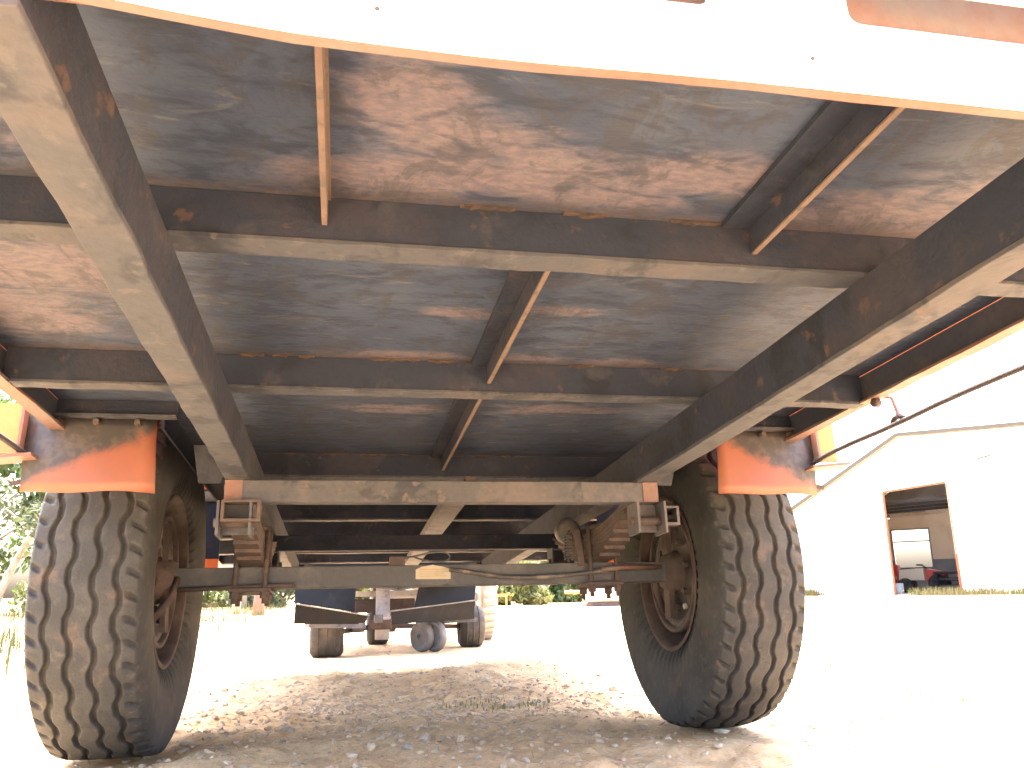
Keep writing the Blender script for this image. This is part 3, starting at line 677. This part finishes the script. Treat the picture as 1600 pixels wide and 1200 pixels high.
ip(plate([(.27, 4.05, .335), (.81, 4.36, .388), (.84, 4.44, .60), (.34, 4.16, .60)]), 'top_panel', 'black_paint')
ip(MB().lathe([(.10, 0), (.10, .058), (.255, .058), (.26, .066), (.275, .066), (.28, .056), (.58, .056), (.58, 0)], 24, 'z', (.025, 4.10, 0)), 'centre_post', 'grey_metal')
ip(MB().box(-.088, .098, 4.02, 4.18, .178, .245), 'post_base', 'rust', .004)
ip(MB().box(-.20, .34, 4.24, 4.30, .43, .475), 'cross_tube', 'grey_metal'); ip(MB().box(-.22, .30, 4.3, 4.33, .30, .41), 'gear_case', 'rust', .01)
ip(MB().box(-.05, .02, 3.88, 3.93, .235, .295), 'hinge_knuckle', 'wheel_grey', .004)
ip(MB().bar((-.40, 3.84, .30), (-.40, 4.6, .30), .08, .05), 'frame_rail', 'rust'); ip(MB().bar((.72, 4.46, .26), (.55, 5.3, .30), .08, .05), 'frame_rail', 'rust')
ip(MB().bar(fwd((-.55, 3.82, .238)), fwd((-.13, 3.96, .215)), .12, .04), 'blade_shoe', 'beam'); ip(MB().bar(fwd((.52, 4.36, .215)), fwd((.82, 4.44, .222)), .12, .03), 'blade_shoe', 'flange')
ip(MB().bar((-.22, 3.92, .19), (-.13, 3.95, .19), .06, .05), 'blade_stay', 'rust')
for wx, wy, r, hw in ((-.40, 3.82, .17, .125), (.79, 4.46, .17, .105), (.03, 5.15, .16, .10)):
    t = ip(MB().lathe([(-hw * .8, .07), (-hw, .11), (-hw, r - .035), (-hw * .82, r - .008), (-hw * .4, r), (hw * .4, r), (hw * .82, r - .008), (hw, r - .035), (hw, .11), (hw * .8, .07)], 40, 'x', (wx, wy, r - .004)), 'wheel', 'rubber_far')
    for k in (-.5, 0, .5): MB().lathe([(hw * k - .006, r - .012), (hw * k - .006, r + .0035), (hw * k + .006, r + .0035), (hw * k + .006, r - .012)], 40, 'x', (wx, wy, r - .004)).build('tread_rib', 'rubber_far', t)
    h = MB().lathe([(-hw * .7, 0), (-hw * .8, .03), (-hw * .75, .075), (hw * .75, .075), (hw * .8, .03), (hw * .7, 0)], 24, 'x', (wx, wy, r - .004)).build('hub', 'rust', t)
ip(MB().tube([(-.40, 3.82, .166), (.0, 4.2, .2), (.79, 4.46, .166)], .02, 8), 'axle_rod', 'rust')
cw = []
for k, (cx, cy) in enumerate(((.43, 4.0), (.335, 4.02))):
    a = math.radians(38)
    mb = MB().lathe([(-.03, 0), (-.034, .02), (-.034, .03), (-.026, .034), (-.026, .085), (-.033, .09), (-.03, .112), (-.012, .119), (.012, .119), (.03, .112), (.033, .09), (.026, .085), (.026, 0)], 40)
    mb.v = [(x * math.cos(a) - y * math.sin(a) + cx, x * math.sin(a) + y * math.cos(a) + cy, z + .119) for x, y, z in mb.v]
    w_ = ip(mb, 'castor_wheel', 'wheel_grey')
    hb = MB().lathe([(-.045, 0), (-.045, .016), (.045, .016), (.045, 0)], 6, smooth=False); hb.v = [(x * math.cos(a) - y * math.sin(a) + cx, x * math.sin(a) + y * math.cos(a) + cy, z + .119) for x, y, z in hb.v]; hb.build('axle_nut', 'flange', w_)
ip(MB().tube([(.33, 4.02, .12), (.43, 4.0, .12)], .014, 8), 'castor_axle', 'rust'); ip(MB().tube([(.385, 4.03, .12), (.39, 4.06, .225)], .018, 8), 'castor_fork', 'rust')
ip(MB().box(-.68, .86, 3.58, 5.3, .615, 1.05), 'shading_body', 'black_paint', .02)  # body added above, out of view, to shade the wheels
ip(MB().box(-.60, .80, 3.7, 5.2, .60, .614), 'shading_plate', 'rust')  # unseen plate below that body, added for the same shading
# tall sunlit wheel of the vehicle standing beyond
tw = empty('tractor', (1.06, 5.45, 0)); tag(tw, 'tractor part hidden by the black implement, tall tyre showing', 'tractor')
def tp(mb, name, mat): o = mb.build(name, mat, tw); o.matrix_parent_inverse = Matrix.Translation((-1.06, -5.45, 0)); return o
M['pale_rubber'] = layered('sunlit_pale_tyre', (.30, .27, .24), [((.42, .37, .32), 8, .42, .66)], .9, bmp=(80, .4))  # pale version of the tyre rubber, its sunlit look put into the colour
bt = MB().lathe([(-.06, .2), (-.075, .25), (-.075, .36), (-.06, .40), (.06, .40), (.075, .36), (.075, .25), (.06, .2)], 60, 'x', (1.06, 5.45, .40))
bw = tp(bt, 'wheel', 'pale_rubber')
lg = MB()
for k in range(34):
    a = 2 * PI * k / 34; c_, s_ = math.cos(a), math.sin(a)
    lg.bar((1.0, 5.45 + .408 * s_, .40 + .408 * c_), (1.12, 5.45 + .408 * math.sin(a + .06), .40 + .408 * math.cos(a + .06)), .03, .02, (0, s_, c_))
lg.build('tread_lugs', 'pale_rubber', bw).matrix_parent_inverse = Matrix.Identity(4)
tp(MB().lathe([(-.05, 0), (-.03, .1), (-.05, .2), (.05, .2), (.03, .1), (.05, 0)], 30, 'x', (1.06, 5.45, .40)), 'rim', 'grey_metal')
tp(MB().box(.1, 1.0, 5.40, 5.50, .36, .44), 'axle_case', 'grey_metal'); tp(MB().box(.35, .75, 5.3, 7.2, .48, .95), 'body', 'grey_metal'); tp(MB().box(.36, .74, 7.2, 7.9, .5, .85), 'bonnet', 'grey_metal')
for xx in (.30, .80):
    tp(MB().lathe([(-.05, .1), (-.06, .14), (-.06, .24), (-.04, .27), (.04, .27), (.06, .24), (.06, .14), (.05, .1)], 36, 'x', (xx, 7.7, .27)), 'wheel', 'rubber_far')
tp(MB().lathe([(-.06, .2), (-.075, .25), (-.075, .36), (-.06, .40), (.06, .40), (.075, .36), (.075, .25), (.06, .2)], 48, 'x', (.05, 5.45, .40)), 'wheel', 'rubber_far')
tp(MB().tube([(1.16, 5.6, .02), (1.16, 5.6, .9)], .018, 8), 'lift_rod', 'rust')

# ================================================================== SHED
M['shed_white'] = layered('white_shed_cladding', (.74, .71, .65), [((.66, .60, .52), 1.2, .5, .75)], .7, grain=.06)
M['shed_inner'] = layered('beige_shed_plaster', (.46, .42, .37), [((.40, .36, .31), 1.0, .45, .7)], .9, grain=.08)
M['shed_dado'] = layered('blue_grey_dado', (.12, .145, .165), [((.16, .17, .18), 2, .45, .7)], .8)
M['shed_trim'] = layered('dull_grey_trim', (.045, .047, .045), (), .7)
M['jamb'] = layered('dark_orange_jamb', (.20, .055, .025), (), .6)
M['shed_roof'] = layered('grey_roof_sheet', (.16, .16, .16), [((.11, .105, .10), .8, .45, .7)], .6)
M['shed_floor'] = layered('concrete_slab', (.40, .37, .33), (), .9)
M['skylight'] = layered('skylight_sheet', (.85, .85, .85), (), .5, grain=0)
_sk = M['skylight'].node_tree; _sp = _sk.nodes['Principled BSDF']; _sp.inputs['Transmission Weight'].default_value = .75
shed = empty('shed', (SL[0], SL[1], 0), (0, 0, math.atan2(SD[1], SD[0]))); tag(shed, 'white steel shed with an open orange-framed doorway at right', 'shed')
# local axes: x along the facade, y inwards, z up
SX0, SX1, DP = -3.30, 9.0, 6.3
def gz(x): return 3.06 + (x - SX0) * (5.416 - 3.06) / (.768 - SX0) if x < .768 else 5.416 - (x - .768) * .034
D0, D1, DH0, DH1 = -.02, 2.02, 3.50, 3.66
def wallpoly(pts, name, mat, y0=0.0, y1=.06):
    n = len(pts); return MB().add([(x, y0, z) for x, z in pts] + [(x, y1, z) for x, z in pts], [tuple(range(n)), tuple(range(2 * n - 1, n - 1, -1))] + [(i, (i + 1) % n, n + (i + 1) % n, n + i) for i in range(n)]).build(name, mat, shed)
# cladding sheets with narrow joints, left of, over and right of the doorway
xs = list(np.linspace(SX0, D0, 5))
for a, b in zip(xs[:-1], xs[1:]): wallpoly([(a + .004, -.02), (b - .004, -.02), (b - .004, gz(b) - .02), (a + .004, gz(a) - .02)], 'cladding_sheet', 'shed_white')
mid = .768
wallpoly([(D0, DH0), (D1 - .004, DH1), (D1 - .004, gz(D1) - .02), (mid, gz(mid) - .02), (D0, gz(D0) - .02)], 'cladding_sheet', 'shed_white')
xs = list(np.linspace(D1, SX1, 8))
for a, b in zip(xs[:-1], xs[1:]): wallpoly([(a + .004, -.02), (b - .004, -.02), (b - .004, gz(b) - .02), (a + .004, gz(a) - .02)], 'cladding_sheet', 'shed_white')
MB().box(SX0, SX0 + .06, .06, DP, -.02, 3.03).build('side_wall', 'shed_white', shed); MB().box(SX1 - .06, SX1, .06, DP, -.02, gz(SX1) - .03).build('side_wall', 'shed_white', shed)
for a, b, nm in ((SX0 - .25, mid, 'roof_slope'), (mid, SX1 + .2, 'roof_slope')):
    r_ = MB().hexa([(a, -.35, gz(a)), (b, -.35, gz(b)), (b, DP + .2, gz(b)), (a, DP + .2, gz(a))], [(a, -.35, gz(a) + .07), (b, -.35, gz(b) + .07), (b, DP + .2, gz(b) + .07), (a, DP + .2, gz(a) + .07)]) if a > 0 else None
    if r_: r_.build(nm, 'shed_roof', shed)
# left slope in two strips with a skylight between
sk0, sk1, ky0, ky1 = -.62, .25, 4.2, 5.6
def rs(a, b, y0, y1, mat='shed_roof', nm='roof_slope'): return MB().hexa([(a, y0, gz(a)), (b, y0, gz(b)), (b, y1, gz(b)), (a, y1, gz(a))], [(a, y0, gz(a) + .07), (b, y0, gz(b) + .07), (b, y1, gz(b) + .07), (a, y1, gz(a) + .07)]).build(nm, mat, shed)
rs(SX0 - .25, sk0, -.35, DP + .2); rs(sk1, mid, -.35, DP + .2); rs(sk0, sk1, -.35, ky0); rs(sk0, sk1, ky1, DP + .2); rs(sk0 + .002, sk1 - .002, ky0 + .002, ky1 - .002, 'skylight', 'skylight')
for a, b in ((SX0 - .25, mid), (mid, SX1 + .2)):
    MB().bar((a, -.38, gz(a) + .02), (b, -.38, gz(b) + .02), .06, .12).build('barge_board', 'shed_trim', shed)
# back wall with window opening
wx0, wx1, wz0, wz1 = -1.53, -.13, 1.0, 2.50; YB = DP - .1
bw_ = MB(); bw_.box(SX0 + .06, wx0, YB, YB + .1, 1.30, 3.0); bw_.box(wx1, SX1 - .06, YB, YB + .1, 1.30, 3.3); bw_.box(wx0, wx1, YB, YB + .1, wz1, 3.2)
bw_.build('back_wall', 'shed_inner', shed)
dd_ = MB(); dd_.box(SX0 + .06, wx0, YB, YB + .1, -.02, 1.299); dd_.box(wx1, SX1 - .06, YB, YB + .1, -.02, 1.299); dd_.box(wx0, wx1, YB, YB + .1, -.02, wz0); dd_.build('dado', 'shed_dado', shed)
wallpoly([(SX0 + .1, 3.001), (SX1 - .1, 3.301), (SX1 - .1, gz(SX1) - .03), (mid, gz(mid) - .03), (SX0 + .1, gz(SX0 + .1) - .03)], 'upper_back_wall', 'shed_roof', YB, YB + .08)
wf = MB(); wf.box(wx0 - .05, wx1 + .05, YB - .02, YB - .001, wz1, wz1 + .06); wf.box(wx0 - .06, wx0, YB - .02, YB - .001, wz0, wz1); wf.box(wx1, wx1 + .05, YB - .02, YB - .001, wz0, wz1); wfr = wf.build('window_frame', 'shed_dado', shed)
MB().box(wx0, wx1, YB + .03, YB + .06, 2.02, 2.06).build('window_bar', 'shed_dado', wfr)
MB().box(SX0 + .07, SX1 - .07, .1, DP - .12, -.05, .03).build('floor_slab', 'shed_floor', shed)
for k in range(4):
    y = 1.0 + 1.4 * k; tr = MB().bar((SX0 + .1, y, 3.15), (SX1 - .1, y, 3.45), .06, .10); tr.bar((SX0 + .1, y, 3.0), (mid, y, gz(mid) - .12), .06, .08); tr.bar((mid, y, gz(mid) - .12), (SX1 - .1, y, gz(SX1) - .12), .06, .08); tr.build('roof_truss', 'web', shed)
df = MB(); df.box(D0 - .02, D0 + .05, -.05, -.002, -.02, DH0); fr_ = df.build('door_jamb', 'jamb', shed)
MB().box(D1 + .0, D1 + .07, -.05, -.002, -.02, 1.30).build('door_jamb', 'jamb', shed); MB().box(D1 + .02, D1 + .05, -.045, -.002, 1.301, DH1).build('door_jamb', 'jamb', shed)
MB().bar((D0, -.03, DH0 + .02), (D1, -.03, DH1 + .02), .05, .05).build('door_lintel', 'jamb', shed)
MB().bar((2.25, -.03, 2.22), (3.7, -.03, 2.30), .04, .02).build('cladding_rail', 'flange', shed); MB().bar((3.1, -.03, 4.36), (3.5, -.03, 4.44), .05, .04).build('wall_bracket', 'flange', shed); MB().bar((-1.2, -.03, 1.95), (-.05, -.03, 2.0), .04, .015).build('cladding_rail', 'flange', shed)
# things on the shed floor
def sp(x, y, z=0): return (SL[0] + SD[0] * x + SN[0] * y, SL[1] + SD[1] * x + SN[1] * y, z)
RZ = math.atan2(SD[1], SD[0])
M['red_paint'] = layered('red_paint', (.45, .06, .05), (), .5); M['cream_paint'] = layered('cream_paint', (.60, .55, .45), (), .5)
def small_tractor():
    t = empty('small_tractor', sp(-.15, 4.2, .03), (0, 0, RZ)); tag(t, 'red and cream machine standing inside the shed doorway', 'machine')
    MB().hexa([(-.75, -.25, .45), (.2, -.25, .45), (.2, .25, .45), (-.75, .25, .45)], [(-.70, -.2, .86), (.15, -.2, .90), (.15, .2, .90), (-.70, .2, .86)]).build('bonnet', 'cream_paint', t, .03)
    MB().hexa([(.22, -.28, .42), (.85, -.28, .42), (.85, .28, .42), (.22, .28, .42)], [(.28, -.25, .88), (.95, -.25, .74), (.95, .25, .74), (.28, .25, .88)]).build('body', 'red_paint', t, .03)
    MB().tube([(.3, 0, .85), (.1, 0, 1.02), (-.1, .0, 1.03)], .03, 8).build('steering_column', 'web', t)
    for x, r in ((-.5, .27), (.65, .33)):
        for y in (-.32, .32): MB().lathe([(-.07, .08), (-.08, r - .05), (-.05, r), (.05, r), (.08, r - .05), (.07, .08), (.07, 0), (-.07, 0), (-.07, .08)], 24, 'y', (x, y, r)).build('wheel', 'rubber_far', t)
small_tractor()
def rack():
    t = empty('parts_rack', sp(1.05, 3.8, .03), (0, 0, RZ)); tag(t, 'dark low rack of pipes beside the red machine in the shed', 'rack')
    for x in (-.5, .5):
        for y in (-.2, .2): MB().box(x - .03, x + .03, y - .03, y + .03, 0, .7).build('leg', 'web', t)
    for z in (.15, .4, .65): MB().box(-.6, .6, -.24, .24, z, z + .03).build('shelf', 'web', t)
    for k, (y, z) in enumerate(((-.15, .22), (.02, .23), (-.1, .47), (.1, .48), (-.05, .73), (.12, .72))): MB().tube([(-.65, y, z), (.68, y, z + .02)], .04, 8).build('pipe', 'greasy', t)
rack()
def drum():
    t = empty('plastic_drum', sp(-.55, 2.6, .03)); tag(t, 'small white drum standing in front of the red machine', 'drum')
    MB().lathe([(0, 0), (0, .13), (.02, .15), (.34, .15), (.36, .13), (.36, .0)], 24, 'z').build('body', 'white_sill', t); MB().lathe([(.361, .0), (.361, .05), (.385, .05), (.385, 0)], 16, 'z', (.04, 0, 0)).build('cap', 'web', t)
drum()
def crate():
    t = empty('red_cabinet', sp(-1.25, 4.6, .03), (0, 0, RZ)); tag(t, 'red cabinet against the left jamb inside the shed', 'cabinet')
    MB().box(-.25, .25, -.2, .2, 0, 1.05).build('body', 'red_paint', t, .01); MB().box(-.22, .22, -.212, -.201, .1, 1.0).build('door', 'red_paint', t, .004); MB().box(.14, .17, -.23, -.2125, .5, .62).build('handle', 'grey_metal', t)
crate()

# ================================================================== TREES AND FAR THINGS
M['bark'] = layered('pale_bark', (.30, .25, .20), [((.18, .15, .12), 5, .45, .7)], .9, bmp=(20, .6))
def leafmat(name, a, b):
    m, nt, p = newmat(name); co = objco(nt)
    c = mix(nt, ramp(nt, noise(nt, co, 1.6, 4), .35, .65), a, b); nt.links.new(c, p.inputs['Base Color']); p.inputs['Roughness'].default_value = .6
    p.inputs['Transmission Weight'].default_value = 0; p.inputs['Subsurface Weight'].default_value = 0
    tr = nn(nt, 'ShaderNodeBsdfTranslucent'); nt.links.new(c, tr.inputs[0]); mx = nn(nt, 'ShaderNodeMixShader'); mx.inputs[0].default_value = .35
    out = nt.nodes['Material Output']; nt.links.new(p.outputs[0], mx.inputs[1]); nt.links.new(tr.outputs[0], mx.inputs[2]); nt.links.new(mx.outputs[0], out.inputs[0]); return m
M['leaf_a'] = leafmat('green_leaves', (.0372, .0726, .0180), (.0682, .0990, .0300)); M['leaf_b'] = leafmat('yellow_green_leaves', (.0744, .1056, .0270), (.1116, .1254, .0420)); M['leaf_c'] = leafmat('grey_green_leaves', (.0558, .0792, .0360), (.0868, .0990, .0540))
def leaves(cens, n, size):
    vs = []; 
    C_ = np.array([c[:3] for c in cens]); Rr = np.array([c[3] for c in cens]); k = NPR.integers(0, len(cens), n)
    d = NPR.normal(size=(n, 3)); d /= np.linalg.norm(d, axis=1)[:, None]; rad = Rr[k] * NPR.random(n) ** .45
    P = C_[k] + d * rad[:, None] * np.array([1, 1, .8])
    a = NPR.normal(size=(n, 3)); a /= np.linalg.norm(a, axis=1)[:, None]; b = np.cross(a, NPR.normal(size=(n, 3))); b /= np.linalg.norm(b, axis=1)[:, None]
    s = size * NPR.uniform(.6, 1.4, n)[:, None]
    V = np.stack([P - a * s, P + b * s * .45, P + a * s, P - b * s * .45], 1).reshape(-1, 3); return V, np.arange(4 * n).reshape(n, 4)
def tree(name, label, x, y, h, cr, lean=(0, 0), leaf='leaf_a', n=3500, size=.11, trunk=.12, group='trees behind the yard', cat='tree', low=.35):
    z = float(gheight(x, y)); t = empty(name, (x, y, z - .02)); tag(t, label, cat, group)
    rr = random.Random(int(abs(x * 100) + abs(y * 10))); tx, ty = lean
    top = Vector((tx, ty, h * .78)); pts = [Vector((tx * q ** 1.2 + .06 * math.sin(5 * q + x), ty * q ** 1.2, h * .78 * q)) for q in np.linspace(0, 1, 8)]
    b = MB().tube(pts, [trunk * (1 - .75 * q) for q in np.linspace(0, 1, 8)], 8); cens = []
    for k in range(11):
        q = rr.uniform(low, .95); p = pts[0].lerp(pts[-1], q); p = pts[min(7, int(q * 7))]
        a = rr.random() * 6.28; e = p + Vector((math.cos(a) * cr * rr.uniform(.4, .9), math.sin(a) * cr * rr.uniform(.4, .9), h * rr.uniform(.05, .24)))
        b.tube([p, p.lerp(e, .5) + Vector((0, 0, .08)), e], [trunk * .35, trunk * .22, trunk * .08], 5); cens.append((e.x, e.y, e.z, cr * rr.uniform(.28, .5)))
    cens.append((top.x, top.y, h * .85, cr * .5))
    b.build('trunk', 'bark', t); V, Q = leaves(cens, n, size); c = npmesh('crown', V, Q, leaf, False, t); return t
tree('tree', 'leaning pale-trunked tree at the far left behind the left tyre', -8.75, 20.5, 6.2, 2.0, (1.9, .2), 'leaf_c', 3200, .11, .11, low=.25)
tree('tree', 'leafy tree at the left edge, behind the leaning trunk', -10.6, 23.5, 7.0, 2.6, (.4, 0), 'leaf_a', 4500, .13, .16, low=.2)
tree('tree', 'tall thin tree left of the others, cut by the picture edge', -12.4, 22.0, 6.5, 2.2, (-.3, 0), 'leaf_b', 3500, .12, .14, low=.2)
tree('tree', 'grey-trunked tree seen between left tyre and black implement', -3.3, 24.0, 6.0, 2.0, (.2, 0), 'leaf_c', 2600, .12, .20, low=.45)
tree('tree', 'second grey trunk, just left of the black implement', -1.35, 24.5, 5.6, 1.9, (-.2, 0), 'leaf_a', 2600, .12, .18, low=.45)
tree('tree', 'tree with low branches beyond the left wheel gap', -5.2, 25.5, 6.2, 2.2, (.1, 0), 'leaf_b', 3000, .12, .16, low=.35)
def bush(label, x, y, h, cr, leaf, n=2600):
    z = float(gheight(x, y)); t = empty('bush', (x, y, z - .02)); tag(t, label, 'bush', 'bushes along the far edge of the yard'); rr = random.Random(int(abs(x) * 37 + y)); b = MB(); cens = []
    for k in range(9):
        a = rr.random() * 6.28; q = rr.random() ** .5; e = Vector((math.cos(a) * cr * q, math.sin(a) * cr * q * .7, h * rr.uniform(.3, .85))); b.tube([(e.x * .15, e.y * .15, 0), (e.x * .6, e.y * .6, e.z * .6), e], [.03, .02, .008], 5); cens.append((e.x, e.y, e.z, cr * rr.uniform(.25, .42)))
    cens += [(rr.uniform(-cr, cr), rr.uniform(-.5, .5) * cr, rr.uniform(.06, .3) * h, cr * rr.uniform(.25, .4)) for _ in range(10)]
    b.build('stems', 'bark', t); V, Q = leaves(cens, int(n * 1.7), .085); npmesh('foliage', V, Q, leaf, False, t)
bush('yellow-green bush right of the tall pale tyre', 4.1, 20.5, 1.5, 1.1, 'leaf_b'); bush('mid-green bush, second right of the tall pale tyre', 5.5, 23.0, 1.9, 1.3, 'leaf_a', 3000)
bush('dark green bush behind the parked tank', 7.4, 24.0, 1.8, 1.4, 'leaf_a', 3000); bush('pale bush far behind the tall pale tyre', 2.6, 27.0, 1.9, 1.5, 'leaf_c', 2600); bush('broad bush beyond the gap left of the right tyre', 6.6, 28.5, 2.4, 1.8, 'leaf_b', 3000)
bush('low scrub behind the leaning tree', -8.2, 26.0, 1.5, 1.5, 'leaf_b', 2400); bush('low scrub between the grey trunks', -2.4, 26.0, 1.1, 1.2, 'leaf_c', 2400); bush('scrub left of the grey trunks', -4.4, 27.0, 1.3, 1.3, 'leaf_b', 2400)
bush('scrub right of the black implement, far back', .8, 27.5, 1.2, 1.4, 'leaf_b', 2400)
# parked tank trailer with orange arm
tk = empty('steel_tank', (6.0, 17.0, 0)); tag(tk, 'grey steel tank with bent orange pipe, standing left of the right tyre', 'tank')
MB().lathe([(-.55, 0), (-.55, .18), (-.5, .27), (.5, .27), (.55, .18), (.55, 0)], 28, 'x', (0, 0, .36)).build('tank', 'grey_metal', tk)
MB().box(-.6, .6, -.18, .18, -.02, .10).build('frame', 'rust', tk)
MB().tube([(-1.1, -.1, .36), (-.7, -.1, .36), (-.55, -.1, .42), (-.50, -.1, .70)], .04, 8).build('pipe', 'orange', tk)
oi = empty('ripper_plough', (2.85, 14.6, 0)); tag(oi, 'small faded orange plough standing right of the tall pale tyre', 'plough')
MB().bar((-.22, 0, .34), (.22, 0, .34), .05, .05).build('beam', 'orange', oi); MB().bar((-.1, 0, .36), (.05, .3, .52), .05, .04).build('hitch', 'orange', oi)
for x in (-.2, 0, .2): MB().tube([(x, 0, .34), (x + .01, .1, .22), (x, .04, .06), (x, -.06, 0)], .022, 6).build('tine', 'orange', oi)
def post(label, x, y, h, r, mat='flange'):
    t = MB().tube([(0, 0, -.02), (.01, 0, h * .5), (0, 0, h)], [r, r * .95, r * .85], 10).build('fence_post', mat); t.location = (x, y, float(gheight(x, y))); tag(t, label, 'post', 'short posts at the grass edge'); return t
post('short brown post standing in the sunlit grass near the black implement', -2.02, 16.0, .75, .13, 'orange_shade'); post('grey post left of the short brown one', -2.65, 17.5, .8, .10, 'stone_grey')
